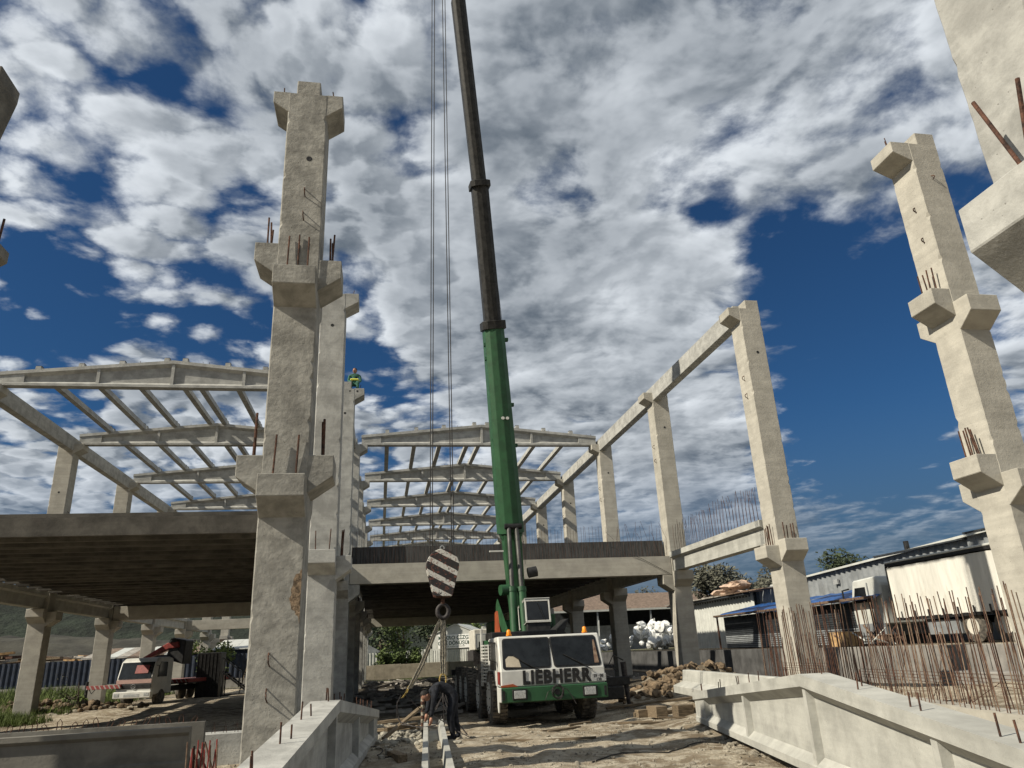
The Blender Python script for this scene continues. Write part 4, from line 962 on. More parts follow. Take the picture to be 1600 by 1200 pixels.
st = MB(); Rg = .105
for i in range(24):
    pass
st.tube([(Rg*math.cos(R(a)), -.045, .96+Rg*math.sin(R(a))) for a in range(0, 361, 18)], .010, 5)
for a in (90, 210, 330): st.tube([(0, -.045, .96), (Rg*math.cos(R(a)), -.045, .96+Rg*math.sin(R(a)))], .008, 5)
st.build('star_emblem', 'lamp_glass', tk)
for s in (-1, 1): MB().prism([(.42, 1.36), (1.3, 1.36), (1.3, 2.05), (.62, 2.05)], s*.925, s*.945, 'x').build('side_window', 'glass_dark', tk)
MB().tube([(.93, .3, 1.9), (1.12, .15, 1.9), (1.12, .15, 1.45)], .02).build('mirror', 'black_paint', tk)
T_(-.4, .4, 1.2, 8.5, .60, .85, 'chassis', 'black_paint'); T_(-1.05, 1.05, 3.4, 8.6, .92, 1.10, 'flatbed', 'steel_dark')
T_(-1.07, 1.07, 3.35, 8.65, .98, 1.16, 'side_rail', 'stripes_red', .01)
for y_ in (.95, 6.3, 7.3):
    for s in (-1, 1):
        o = MB().lathe([(0, .25), (.02, .40), (.06, .45), (.22, .45), (.26, .40), (.28, .25)], 22, axis='x').build('wheel', 'rubber', tk, smooth=True); o.location = (s*.80-.14, y_, .45)
        MB().lathe([(-.01, .24), (.03, .12), (.0, .03)], 14, axis='x').build('rim', 'beige_paint', o)
# loader crane folded behind the cab
MB().box(-.35, .35, 2.1, 2.75, .9, 2.3).build('loader_column', 'red_paint', tk, bevel=.04)
MB().prism([(-1.3, 2.05), (-1.2, 2.2), (.3, 3.0), (.9, 3.05), (.95, 2.75), (.4, 2.7)], 2.2, 2.6, 'y').build('loader_arm', 'red_paint', tk, bevel=.03)
MB().prism([(.2, 2.2), (1.2, 1.9), (1.25, 3.1), (.5, 3.25)], 2.3, 3.2, 'y').build('loader_knuckle', 'black_paint', tk, bevel=.04)
for i in range(6): MB().tube([(.3+.1*i, 2.3, 2.9), (.5+.05*i, 2.2, 3.2), (.9, 2.3, 2.6)], .03, 5).build('hose', 'black_paint', tk)
MB().box(-2.35, -.6, 2.15, 2.35, .80, .98).build('outrigger', 'stripes_red', tk, bevel=.01).location = (0, -2.3, .1)
MB().tube([(-2.38, -.05, .05), (-2.38, -.05, 1.28)], .075, 10).build('outrigger_leg', 'black_paint', tk)
MB().tube([(-2.2, -.1, .9), (-2.05, -.12, .72), (-1.9, -.1, .9)], .02, 5).build('hose', 'black_paint', tk)

# black panels, steel stair and boards beside the truck
bp1 = thing('site_panel', 'tall black upright panel box behind the flatbed truck', 'panel', (-9.55, 46.5, -1.95))
MB().box(-.62, .62, 0, 1.6, .25, 2.65).build('shell', 'black_paint', bp1, bevel=.02)
for i in range(7): MB().box(-.60+.2*i-.01, -.60+.2*i+.01, -.02, 0, .3, 2.6).build('rib', 'steel_dark', bp1)
for sx_ in (-.5, .5): MB().box(sx_-.04, sx_+.04, .1, .2, 0, .25).build('foot', 'steel_dark', bp1)
stt = thing('steel_stair', 'dark steel stair with handrail leaning right of the black panel', 'stair', (-8.8, 46.5, -1.9))
for yy in (0, .9):
    MB().tube([(0, yy, 1.55), (2.1, yy, -.05)], .055, 6).build('stringer', 'black_paint', stt); MB().tube([(0, yy, 2.3), (2.3, yy, .55)], .03, 6).build('handrail', 'black_paint', stt)
    for x in (.1, 1.0, 2.0): MB().tube([(x, yy, 1.5-x*.76), (x, yy, 2.25-x*.76)], .03, 6).build('post', 'black_paint', stt)
    MB().tube([(.05, yy, -.05), (.05, yy, 1.6)], .04, 6).build('leg', 'black_paint', stt); MB().tube([(.05, yy, .3), (1.2, yy, .3)], .03, 6).build('brace', 'black_paint', stt)
for i in range(7): MB().box(.1+.28*i, .35+.28*i, 0, .9, 1.42-.212*i, 1.45-.212*i).build('tread', 'steel_dark', stt)
bd = thing('board', 'grey board leaning on a column at the back of the left hall', 'board', (-7.35, 49.5, -1.95))
MB().box(-.6, .55, 0, .08, 0, 2.1).build('sheet', 'concrete', bd, bevel=.01).rotation_euler = (R(-7), 0, 0)
MB().tube([(-1.0, -.1, 0), (-.5, .2, 2.3)], .03, 6).build('prop', 'wood', bd)
MB().tube([(.9, -.1, 0), (.6, .2, 1.9)], .03, 6).build('prop', 'wood', bd)
# ------------------------------------------------------------------ right hand terrace, its wall, trailer and sheds
tg = MB(); TZ = -.44
tg.box(17.72, 400, -60, 500, TZ-.6, TZ); tag(tg.build('terrace_ground', 'ground'), kind='structure')
def corr(nm, mt_, parent, a, c, z0, z1a, z1b, pitch=.25, amp=.03, thick=.02, world=True):
    'corrugated sheet standing on the line a-c; top runs from z1a to z1b'
    a = Vector((a[0], a[1], 0)); c = Vector((c[0], c[1], 0)); L = (c-a).length; d = (c-a)/L; n_ = Vector((d.y, -d.x, 0)); N = int(L/pitch)*4
    mb = MB()
    for i in range(N+1):
        s = L*i/N; o = amp if (i % 4) in (0, 1) else -amp; zt_ = z1a+(z1b-z1a)*i/N
        for dd in (o, o-thick):
            p = a+d*s+n_*dd; mb.v += [Vector((p.x, p.y, z0)), Vector((p.x, p.y, zt_))]
    for i in range(N):
        k0 = i*4; k1 = k0+4
        mb.f += [(k0, k1, k1+1, k0+1), (k0+2, k0+3, k1+3, k1+2), (k0+1, k1+1, k1+3, k0+3), (k0, k0+2, k1+2, k1)]
    return mb.build(nm, mt_, parent)
rw = thing('retaining_wall', 'long low concrete retaining wall holding up the terrace on the right', 'wall', (17.6, 10, -1.9))
for i in range(12):
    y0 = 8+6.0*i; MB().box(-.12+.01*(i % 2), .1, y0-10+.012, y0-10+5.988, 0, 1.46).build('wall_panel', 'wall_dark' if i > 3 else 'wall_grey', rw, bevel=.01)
MB().box(-.9, -.14, 7.6, 11.2, 0, .75).build('buttress', 'wall_grey', rw, bevel=.02)
# curtain sided trailer with its lorry
tr = thing('curtain_trailer', 'long dirty white curtain sided lorry trailer standing on the terrace', 'trailer', (19.5, 26.4, TZ))
tr.rotation_euler = (0, 0, 0)
cu = MB(); N = 60; L = 13.2
for i in range(N+1):
    y = -L*i/N; o = .035*math.sin(i*2.1)+.02*math.sin(i*5.3)
    for z, k_ in ((.95, .6), (1.15, 1), (2.0, .8), (2.82, .5)): cu.v.append(Vector((o*k_, y, z+.012*math.sin(i*1.7)*(z < 1))))
for i in range(N):
    for j in range(3): cu.f.append((i*4+j, (i+1)*4+j, (i+1)*4+j+1, i*4+j+1))
cu.build('side_curtain', 'tarp_white', tr, smooth='all')
MB().box(.06, 2.45, -L, 0, .98, 2.95).build('box', 'black_paint', tr, bevel=.02)
MB().box(-.06, 2.5, -L-.03, .03, 2.97, 3.05).build('roof', 'sheet_white', tr, bevel=.02)
MB().box(-.05, .055, -L-.02, .02, 2.86, 2.965).build('top_rail', 'black_paint', tr)
MB().box(-.03, .055, .0, .06, .95, 2.86).build('corner_post', 'black_paint', tr)
MB().box(.0, .10, -L, 0, .86, .97).build('side_rail', 'black_paint', tr)
for i in range(18): MB().box(-.055, -.035, -.4-.72*i-.03, -.4-.72*i+.03, .88, 1.18).build('buckle_strap', 'steel_dark', tr)
MB().box(.7, 1.8, -L, -.6, .62, .86).build('chassis', 'black_paint', tr)
for y_ in (-3.6, -5.0, -8.5, -9.8, -11.1):
    for x_ in (.12, 2.05):
        o = MB().lathe([(0, .28), (.02, .46), (.05, .52), (.28, .52), (.31, .46), (.33, .28)], 24, axis='x').build('wheel', 'rubber', tr, smooth=True); o.location = (x_, y_, .52)
        MB().lathe([(-.01, .27), (.04, .20), (.05, .10), (-.02, .08), (-.02, .01)], 16, axis='x').build('rim', 'beige_paint', o)
MB().box(.15, .8, -3.0, -1.4, .30, .80).build('side_box', 'sheet_grey', tr, bevel=.02)
lc = thing('lorry_cab', 'white lorry cab in front of the curtain trailer, partly behind the tarpaulin shed', 'lorry', (19.55, 27.1, TZ))
MB().prism([(0, .75), (2.0, .75), (2.05, 1.7), (1.75, 2.55), (.2, 2.62), (0, 2.3)], 0, 2.4, 'x').build('cab', 'sheet_white', lc, bevel=.06)
MB().prism([(.95, 1.65), (1.85, 1.65), (1.62, 2.25), (.95, 2.25)], -.02, .0, 'x').build('side_window', 'glass_dark', lc)
MB().box(-.04, -.0, .75, .80, .9, 2.4).build('door_edge', 'sheet_grey', lc)
MB().tube([(-.02, 2.0, 2.25), (-.25, 2.15, 2.2), (-.25, 2.15, 1.7)], .04).build('mirror', 'black_paint', lc)
MB().prism([(.2, .35), (1.9, .35), (1.95, .85), (.15, .85)], -.01, 2.4, 'x').build('step_panel', 'sheet_grey', lc, bevel=.03)
for x_ in (.05, 2.0):
    o = MB().lathe([(0, .28), (.02, .46), (.05, .52), (.28, .52), (.31, .46), (.33, .28)], 24, axis='x').build('wheel', 'rubber', lc, smooth=True); o.location = (x_, 1.0, .52)
# big grey corrugated warehouse
wh = thing('warehouse', 'long grey corrugated steel warehouse behind the trailer', 'warehouse', (24, 0, 0))
corr('wall', 'sheet_grey', wh, (0, 43.0), (0, 12.0), TZ, 3.05, 4.1, .45, .04)
corr('end_wall', 'sheet_grey', wh, (14, 43.0), (0, 43.0), TZ, 4.6, 3.05, .45, .04)
MB().add([(-.25, 43.3, 3.02), (-.25, 11.8, 4.1), (-.25, 11.8, 4.2), (-.25, 43.3, 3.12), (14, 43.3, 4.8), (14, 11.8, 5.9), (14, 11.8, 6.0), (14, 43.3, 4.9)], [(0,1,2,3), (3,2,6,7), (4,5,6,7), (0,1,5,4), (0,3,7,4), (1,2,6,5)]).build('roof', 'sheet_white', wh)
MB().box(-.16, -.05, 36.4, 36.8, 2.55, 2.8).build('wall_lamp', 'lamp_glass', wh); MB().tube([(.2, 31.0, 3.5), (.2, 31.0, 4.0)], .12, 10).build('vent', 'black_paint', wh)
for y_ in (30, 24, 18): MB().box(-.3, .6, y_-3, y_+2.9, 4.13-.035*(y_-11.8), 4.19-.035*(y_-11.8)).build('roof_sheet', 'sheet_dark', wh)
# white corrugated shed with a broken roof edge
ws = thing('steel_shed', 'white corrugated shed with a dark eave left of the blue tarpaulin', 'shed', (22.5, 0, 0))
corr('wall', 'sheet_white', ws, (0, 56.0), (0, 43.2), TZ, 2.55, 2.75, .4, .035)
corr('upper_wall', 'sheet_grey', ws, (.35, 47.2), (.35, 40.6), 1.2, 2.72, 2.95, .35, .03)
MB().box(-.5, 9, 43.5, 56.5, 2.62, 2.70).build('eave', 'sheet_dark', ws); MB().box(.0, .02, 43.5, 56.5, 2.5, 2.6).build('fascia', 'sheet_dark', ws)
rs = random.Random(21)
for i in range(16): MB().box(-.62+rs.uniform(-.05,.05), 6, 40.6+i+.03, 40.6+i+.97, 2.74+.01*(i % 2), 2.80+.02*(i % 3)).build('roof_sheet', 'roof_grey' if i > 5 else 'rust_bright', ws)
fm = MB()
for i in range(9): fm.rock((.6+rs.uniform(-.5,.7), 47.5+rs.uniform(-1.5,1.5), 3.15+rs.uniform(-.15,.3)), rs.uniform(.4,.7), i, .45, lvl=2)
tag(fm.build('foam_sheets', 'foam'), 'crumpled pinkish foam sheets lying on the shed roof', 'foam').location = (22.6, 0, 0)
# tarpaulin shelters
for nm_, lab, x, y0, y1, zt_, z0 in (('tarp_shelter', 'lean-to with a blue tarpaulin roof left of the cream column, with black shelves of sheets', 20.0, 42.5, 35.0, 1.42, TZ),
                          ('tarp_shelter', 'black walled lean-to with a blue tarpaulin roof beside the lorry', 19.6, 32.8, 27.4, 1.42, TZ)):
    s_ = thing(nm_, lab, 'shelter', (x, (y0+y1)/2, z0)); h = (y0-y1)/2; zt2 = zt_-z0
    mb = MB(); n = 20
    for i in range(n+1):
        for j in range(7):
            mb.v.append(Vector((-.45+3.2*j/6, -h-.3+(2*h+.6)*i/n, zt2+.03+.55*j/6-(.16 if j == 0 else 0)+.05*noise.noise(Vector((i*.8, j*1.3, x))))))
    for i in range(n):
        for j in range(6): mb.f.append((i*7+j, i*7+j+1, (i+1)*7+j+1, (i+1)*7+j))
    mb.build('tarpaulin', 'tarp_blue', s_, smooth='all')
    MB().box(-.50, -.42, -h-.3, h+.3, zt2-.10, zt2).build('eave_beam', 'rust_bright', s_)
    MB().box(.0, 2.6, -h, h, 0, zt2-.12).build('back_wall', 'sheet_dark', s_)
    for i in range(14 if y0 > 40 else 18): MB().box(-.035, -.003, -h+.05, h-.05, .06+.095*i, .12+.095*i).build('slat', 'sheet_dark' if i > 6 else 'sheet_grey', s_)
    for yy in (-h, h): MB().box(-.45, -.37, yy-.04, yy+.04, 0, zt2-.1).build('post', 'rust', s_)
MB().prism([(-.2, 0), (.35, 0), (.35, .2), (3.4, 2.0), (3.2, 2.15)], -.2, .2, 'y').build('ramp_beam', 'wall_grey', rw).location = (3.6, 34.5, 1.4)
bx = thing('cardboard_box', 'tan cardboard box sitting on the terrace edge in front of the second lean-to', 'box', (18.6, 28.6, TZ)); 
MB().box(-.4, .4, -.6, .6, 0, .55).build('box', 'plywood', bx, bevel=.01); MB().box(-.42, -.2, -.6, .6, .55, .57).build('flap', 'plywood', bx)
scp = thing('scrap_pile', 'red and white metal scrap between the lean-to and the lorry cab', 'scrap', (18.8, 26.9, TZ)); rs = random.Random(33)
for i in range(16):
    a = Vector((rs.uniform(-.5,.5), rs.uniform(-1.6,1.2), rs.uniform(0,.3))); c = a+Vector((rs.uniform(-.5,.5), rs.uniform(-.8,.8), rs.uniform(.0,.6)))
    MB().tube([a, c], rs.uniform(.02,.05), 5).build('bar', ['rust_bright','sheet_white','steel_dark','rust'][i % 4], scp)
MB().box(-.2, .2, -.7, -.3, .1, .4).build('plate', 'rust_bright', scp, bevel=.02)
# white sacks
sk_ = thing('sack_heap', 'heap of shiny white plastic sacks and cans on the terrace behind the hall', 'sacks', (24.0, 62, TZ)); rs = random.Random(15)
proto = []
for i in range(6):
    mb = MB(); mb.rock((0,0,0), .42, 40+i, .6, lvl=2); o = mb.build('sack', 'bag_white', sk_); proto.append(o); o.location = (-1.5+i*.8, 0, .4)
for i in range(110):
    o = proto[i % 6].copy(); COL.objects.link(o); o.parent = sk_; lvl_ = rs.random()**1.3
    o.location = (rs.uniform(-3.4, 5.0)*(1-.3*lvl_)+.6, rs.uniform(-3, 3), .2+1.9*lvl_); o.rotation_euler = (rs.uniform(0,3), rs.uniform(0,3), rs.uniform(0,6)); s_ = rs.uniform(.6, 1.2); o.scale = (s_, s_, s_)
dk = thing('sack_heap', 'low heap of dull sacks further left on the terrace', 'sacks', (18.6, 64, -1.0))
for i in range(36):
    o = proto[i % 6].copy(); COL.objects.link(o); o.parent = dk; o.location = (rs.uniform(-2.2, 2.5), rs.uniform(-2, 2), .4+rs.random()*1.3); o.rotation_euler = (rs.uniform(0,3), rs.uniform(0,3), 0); s_ = rs.uniform(.4,.8); o.scale = (s_,)*3
# far barn with the brown roof
bn = thing('barn', 'open sided barn with a long low brown roof beyond the hall on the right', 'barn', (27, 82, TZ))
MB().add([(-13, 0, 4.15), (13, 0, 4.15), (13, 9, 6.4), (-7, 9, 6.4), (-13, 0, 4.3), (13, 0, 4.3), (13, 9, 6.55), (-7, 9, 6.55)], [(0,1,2,3), (4,5,6,7), (0,1,5,4), (1,2,6,5), (2,3,7,6), (3,0,4,7)]).build('roof', 'roof_brown', bn)
MB().box(-13, 13, -.05, .0, 4.12, 4.32).build('gutter', 'sheet_white', bn)
for i in range(9):
    x = -12.5+3.1*i; MB().box(x-.08, x+.08, .1, .26, 0, 4.1).build('post', 'sheet_grey', bn)
for i in range(13): MB().box(-12.9+2*i+.02, -10.9+2*i-.02, 3.0, 3.1, 0, 2.7).build('wall_panel', 'sheet_grey', bn)
MB().box(-12.9, 13, 8.8, 9.0, 0, 6.3).build('back_wall', 'sheet_dark', bn)
for i in range(6): MB().tube([(-5+3*i, -6, 0), (-5+3*i+.1, -6, 3.0)], .05, 6).build('pole', 'sheet_white', bn)

# ------------------------------------------------------------------ seen through the dark hall: fence, wall, shed with a banner
bf = thing('white_fence', 'long white corrugated sheet fence far behind the hall', 'fence', (0, 80, 0))
corr('fence_panel', 'sheet_white', bf, (-6.5, 0), (6.4, 0), -1.3, .30, .62, .3, .03)
tw2 = thing('block_wall', 'tan concrete wall in sunlight at the far side of the dark hall', 'wall', (0, 70, -2.0))
for i in range(7): MB().box(-7+2.2*i+.01, -4.8+2.2*i-.01, 0, .25, 0, 1.35+.03*(i % 2)).build('wall_panel', 'block_tan', tw2, bevel=.01)
MB().box(8.4, 12.8, -2, -1.8, 0, 1.05).build('wall_panel', 'block_tan', tw2); MB().box(6.5, 8.9, -3.2, -2.4, 0, .55).build('step', 'block_tan', tw2)
rs = random.Random(17)
for i in range(26): MB().tube([(8.4+.17*i, -1.9, 1.0), (8.4+.17*i, -1.9, 1.35+rs.uniform(0,.2))], .012, 4).build('rebar', 'rust', tw2)
ss = thing('banner_shed', 'small white gabled shed carrying the printed recycling banner', 'shed', (7.3, 78, -1.6), R(-20))
MB().prism([(-2.2, 0), (2.2, 0), (2.2, 3.6), (.3, 4.45), (-2.2, 3.5)], 0, 6, 'y').build('walls', 'sheet_white', ss)
MB().add([(-2.35,-.1,3.5),(.3,-.1,4.5),(2.35,-.1,3.62),(2.35,6,3.62),(.3,6,4.5),(-2.35,6,3.5),(-2.35,-.1,3.42),(.3,-.1,4.42),(2.35,-.1,3.54)], [(0,1,4,5),(1,2,3,4),(0,6,7,1),(1,7,8,2)]).build('roof', 'sheet_white', ss)
corr('front_sheet', 'sheet_white', ss, (-2.15, -.06), (2.15, -.06), 0, 2.0, 2.0, .22, .02)
bnr = MB().box(-1.55, 1.85, -.14, -.10, 2.15, 3.45).build('banner', 'banner_white', ss)
text('banner_text', 'MAKRO ÇİZGİ', .50, 'print_green', bnr, (.15, -.142, 2.98), ext=.003, off=.012, align='CENTER')
text('banner_text', 'GERİ DÖNÜŞÜM', .48, 'print_green', bnr, (.15, -.142, 2.48), ext=.003, off=.012, align='CENTER', sx_=.93)
text('banner_text', 'METAL HURDA ALIM SATIM', .17, 'print_green', bnr, (.15, -.142, 2.26), ext=.003, align='CENTER')
gs = thing('gabled_shed', 'small blue grey shed roof showing over the white fence', 'shed', (-3.0, 90, -1.6)); MB().prism([(-2.6, 0), (3.0, 0), (3.0, 2.3), (-.6, 4.3), (-2.6, 3.2)], 0, 5, 'y').build('walls', 'sheet_grey', gs)
# beige machine seen left of the crane cab
bm_ = thing('machine', 'beige truck mounted machine with a grille box, standing behind the crane', 'machine', (9.85, 71.5, -1.6)); bm_.scale = (1.75,)*3; bm_.location.z = -3.1; 
MB().box(-.7, .62, 0, 2.4, 1.9, 2.95).build('body', 'beige_paint', bm_, bevel=.04); MB().box(-.62, .5, -.04, .0, 2.0, 2.72).build('grille_frame', 'sheet_grey', bm_, bevel=.01)
for x_ in (-.30, .20): MB().box(x_-.22, x_+.22, -.07, -.04, 2.05, 2.65).build('panel', 'sheet_white', bm_)
for i in range(5): MB().box(-.1, .4, -.085, -.072, 2.4+.05*i, 2.42+.05*i).build('slot', 'black_paint', bm_)
MB().box(-.2, .2, .2, .6, 2.95, 3.1).build('lamp_box', 'sheet_white', bm_); MB().tube([(-.9,.2,3.3), (.9,.2,3.3)], .03, 6).build('rail', 'steel_dark', bm_)
MB().box(-.75, .7, .1, 3.0, 1.1, 1.9).build('frame', 'steel_dark', bm_)
for s in (-1, 1): 
    o = MB().lathe([(0, .3), (.03, .5), (.3, .5), (.33, .3)], 20, axis='x').build('wheel', 'rubber', bm_); o.location = (s*.6-.16, .6, .5)
MB().box(.05, .75, -1.3, -.9, .9, 1.9).build('mud_guard', 'rubber', bm_, bevel=.1)

# ------------------------------------------------------------------ left background: fence, wall, sheds, timber
lf = thing('blue_fence', 'dark blue corrugated fence on a low wall beyond the left hall', 'fence', (0, 66, 0))
corr('fence_panel', 'sheet_blue', lf, (-60, 6), (-8, -1), -1.05, .95, .80, .42, .04)
for i in range(18):
    t0 = i/18; t1 = (i+1)/18; a = Vector((-60, 5.7, 0)).lerp(Vector((-8, -1.3, 0)), t0); c = Vector((-60, 5.7, 0)).lerp(Vector((-8, -1.3, 0)), t1-.002)
    d = (c-a).normalized(); n_ = Vector((d.y, -d.x, 0))*.12
    MB().add([a+n_+Vector((0,0,-2.3)), c+n_+Vector((0,0,-2.3)), c-n_+Vector((0,0,-2.3)), a-n_+Vector((0,0,-2.3)), a+n_+Vector((0,0,-1.02)), c+n_+Vector((0,0,-1.02)), c-n_+Vector((0,0,-1.02)), a-n_+Vector((0,0,-1.02))], [(0,3,2,1),(4,5,6,7),(0,1,5,4),(1,2,6,5),(2,3,7,6),(3,0,4,7)]).build('wall_panel', 'wall_grey', lf)
for j, (x0, x1, y, z, lab) in enumerate(((-24.5, -19.2, 70, 1.1, 'low shed with a rusty striped sheet roof behind the blue fence, left of the truck'), (-18.6, -15.2, 69, 1.2, 'low shed with a grey sheet roof behind the blue fence, above the truck'), (-13.6, -9.4, 67.5, 1.35, 'blue shed with a pale gable roof at the right end of the blue fence'))):
    s_ = thing('low_shed', lab, 'shed', ((x0+x1)/2, y, -1.2)); h = (x1-x0)/2; zz_ = z+1.2
    MB().box(-h, h, .2, 5, 0, zz_-.05).build('walls', 'sheet_blue', s_)
    n = int(2*h/.8)
    for i in range(n): MB().add([(-h-.1+2*(h+.1)*i/n, 0, zz_-.12), (-h-.1+2*(h+.1)*(i+.97)/n, 0, zz_-.12), (-h-.1+2*(h+.1)*(i+.97)/n, 5, zz_+.75), (-h-.1+2*(h+.1)*i/n, 5, zz_+.75), (-h-.1+2*(h+.1)*i/n, 0, zz_-.18), (-h-.1+2*(h+.1)*(i+.97)/n, 0, zz_-.18), (-h-.1+2*(h+.1)*(i+.97)/n, 5, zz_+.69), (-h-.1+2*(h+.1)*i/n, 5, zz_+.69)], [(0,1,2,3),(4,5,6,7),(0,1,5,4),(1,2,6,5),(2,3,7,6),(3,0,4,7)]).build('roof_sheet', ('roof_grey','roof_brown','sheet_white')[(i+j) % 3] if j < 2 else 'sheet_white', s_)
tb = thing('timber_stack', 'long untidy stack of orange timber and scrap behind the fence at the far left', 'timber', (-27, 76, -1)); rs = random.Random(19)
for i in range(150):
    x = rs.uniform(-9, 14); z = rs.uniform(.9, 2.9 if x < -4 else 2.35); L_ = rs.uniform(.5, 1.6)
    MB().box(-L_, L_, -.3, .3, -.09, .09, Matrix.Translation((x, rs.uniform(-2, 2), z)) @ Matrix.Rotation(rs.uniform(-.12,.12), 4, 'Y') @ Matrix.Rotation(rs.uniform(-.5,.5), 4, 'Z')).build('timber', ['plywood','wood','rust_bright','rust','roof_grey'][i % 5], tb)
MB().box(-9, 14, -2, 2, 0, .95).build('base_pile', 'dirt_clod', tb)
dg_ = thing('digger', 'dark blue machine standing among the timber at the left edge', 'machine', (-35.5, 72, -1)); MB().box(-1.4, 1.2, 0, 2.5, .8, 2.6).build('body', 'sheet_blue', dg_, bevel=.1); MB().box(-1.0, .2, .2, 2, 2.6, 4.1).build('cab', 'sheet_blue', dg_, bevel=.1); MB().prism([(1.0, 1.5), (2.6, 4.4), (3.0, 4.2), (1.6, 1.4)], .8, 1.2, 'y').build('arm', 'sheet_blue', dg_)
MB().box(-1.5, 1.3, -.2, 2.7, .2, .8).build('track', 'rubber', dg_, bevel=.1)

# ------------------------------------------------------------------ vegetation
def leaves(nm, mt_, parent, blobs, n, s, seed):
    rs = random.Random(seed); mb = MB(); tot = sum(b_[3]**2 for b_ in blobs)
    for (x, y, z, r_) in blobs:
        for i in range(int(n*r_**2/tot)):
            d = Vector((rs.gauss(0,1), rs.gauss(0,1), rs.gauss(0,1))).normalized()*r_*(rs.random()**.45)*(1+.25*noise.noise(Vector((rs.random()*3, z, x))))
            p = Vector((x, y, z))+Vector((d.x, d.y, d.z*.85)); a = Vector((rs.gauss(0,1), rs.gauss(0,1), rs.gauss(0,.7))).normalized(); c = a.orthogonal().normalized(); q = s*rs.uniform(.6, 1.4)
            mb.add([p-a*q, p+c*q*.6, p+a*q, p-c*q*.6], [(0,1,2,3)])
    o = mb.build(nm, mt_, parent)
    return o
def tree(nm, lab, cat, loc, H, rad, mt_, seed, n=2600, s=.13, group=None, trunk_h=.4, blobs_n=9):
    t = thing(nm, lab, cat, loc, 0, group); rs = random.Random(seed)
    bl = [(rs.uniform(-rad,rad)*.65, rs.uniform(-rad,rad)*.65, H*trunk_h+rs.uniform(.15,.85)*H*(1-trunk_h), rad*rs.uniform(.30,.52)) for _ in range(blobs_n)]
    MB().tube([(0,0,-.3), (.1,.05,H*.3), (.0,.1,H*.75)], [H*.035, H*.025, H*.008], 8).build('trunk', 'bark', t)
    for i, b_ in enumerate(bl):
        if i % 2 == 0: MB().tube([(.05,.05,H*(.25+.04*i)), (b_[0]*.5,b_[1]*.5,(b_[2]+H*.3)/2), (b_[0],b_[1],b_[2])], [H*.014, H*.010, H*.004], 6).build('branch', 'bark', t)
    leaves('crown', mt_, t, bl, n, s, seed); return t
tree('grey_green_tree', 'tall grey green tree just right of the cream column behind the shed', 'tree', (31.5, 64, TZ), 7.2, 4.0, 'leaf_grey', 1, 6500, .17, 'trees behind the sheds', .12)
tree('grey_green_tree', 'bushy olive coloured tree behind the foam sheets on the shed roof', 'tree', (37, 65, TZ), 7.6, 4.2, 'leaf_grey', 2, 6500, .17, 'trees behind the sheds', .12)
tree('grey_green_tree', 'rounded tree rising behind the shed beside the next cream column', 'tree', (42.5, 64, TZ), 7.8, 4.2, 'leaf_dark', 3, 6500, .17, 'trees behind the sheds', .12)
tree('grey_green_tree', 'tree crown peeping over the brown barn roof', 'tree', (44, 115, TZ), 9.0, 4.5, 'leaf_grey', 4, 2500, .2, 'trees behind the sheds', .2)
tree('green_bush', 'fresh green bush in front of the white fence behind the hall', 'bush', (.9, 76, -1.8), 2.3, 1.5, 'leaf', 5, 2600, .13, None, .05)
tree('green_bush', 'larger green bush left of the pillar seen through the hall', 'bush', (2.8, 76.5, -1.8), 2.9, 1.7, 'leaf', 6, 2600, .13, None, .05)
for i, (x, y, H) in enumerate(((-2, 100, 7), (3, 102, 7.5), (7, 106, 7), (-7, 104, 7), (0, 112, 9), (12, 110, 7))):
    tree('leafy_tree', f'{ORD[i]} green tree of the wood edge beyond the white fence', 'tree', (x, y, -1.8), H, 3.8, 'leaf' if i % 2 else 'leaf_dark', 20+i, 1800, .22, 'wood edge behind the hall', .08)
tree('young_tree', 'bare grey shrub with thin twigs between the two left columns', 'shrub', (-12.8, 36.6, -1.9), 2.0, .9, 'leaf_grey', 8, 260, .03, None, .2, 7)
tree('green_bush', 'yellow green bush at the foot of the second left column', 'bush', (-13.2, 38.0, -2.0), 1.2, .7, 'grass', 9, 1500, .05, None, .0)
tree('green_bush', 'green bush behind the fifth left column', 'bush', (-12.6, 62, -1.6), 3.6, 1.8, 'leaf', 10, 1800, .11, None, .05)
tree('green_bush', 'low creeping bush right of the leaning grey board', 'bush', (-6.6, 52, -1.9), 1.3, 1.0, 'leaf', 11, 1300, .07, None, .0)
tree('pine_tree', 'small pine top over the warehouse roof', 'tree', (36.5, 56, TZ), 6.4, 1.4, 'leaf_dark', 12, 700, .13, None, .45)
tree('green_bush', 'grey green tree top over the warehouse roof edge', 'bush', (40.8, 55, TZ), 6.2, 2.2, 'leaf_grey', 13, 1200, .15, None, .3)
def tufts(nm, mt_, regions, seed, h=.25, lab=None):
    rs = random.Random(seed); mb = MB()
    for (x0, x1, y0, y1, n) in regions:
        for i in range(n):
            x = rs.uniform(x0, x1); y = rs.uniform(y0, y1)
            if noise.noise(Vector((x*.5, y*.5, seed))) < -.08: continue
            z = gz(x, y); hh = h*rs.uniform(.4, 1.3)
            for k_ in range(3):
                a = rs.uniform(0, 6.28); w = .012+.01*(y > 40); lx, ly = math.cos(a)*hh*.4, math.sin(a)*hh*.4
                mb.add([(x-w*math.sin(a), y+w*math.cos(a), z-.02), (x+w*math.sin(a), y-w*math.cos(a), z-.02), (x+lx, y+ly, z+hh)], [(0,1,2)])
    return tag(mb.build(nm, mt_), kind='stuff', label=lab, cat='grass')
tufts('weeds', 'grass', [(-24, -13.5, 34, 48, 4200), (-16, -12.2, 31.5, 36, 1700), (-34, -14, 48, 64, 8000), (-14.8, -13.2, 32, 35.2, 500)], 3, .32, 'weeds and grass along the left side of the site')
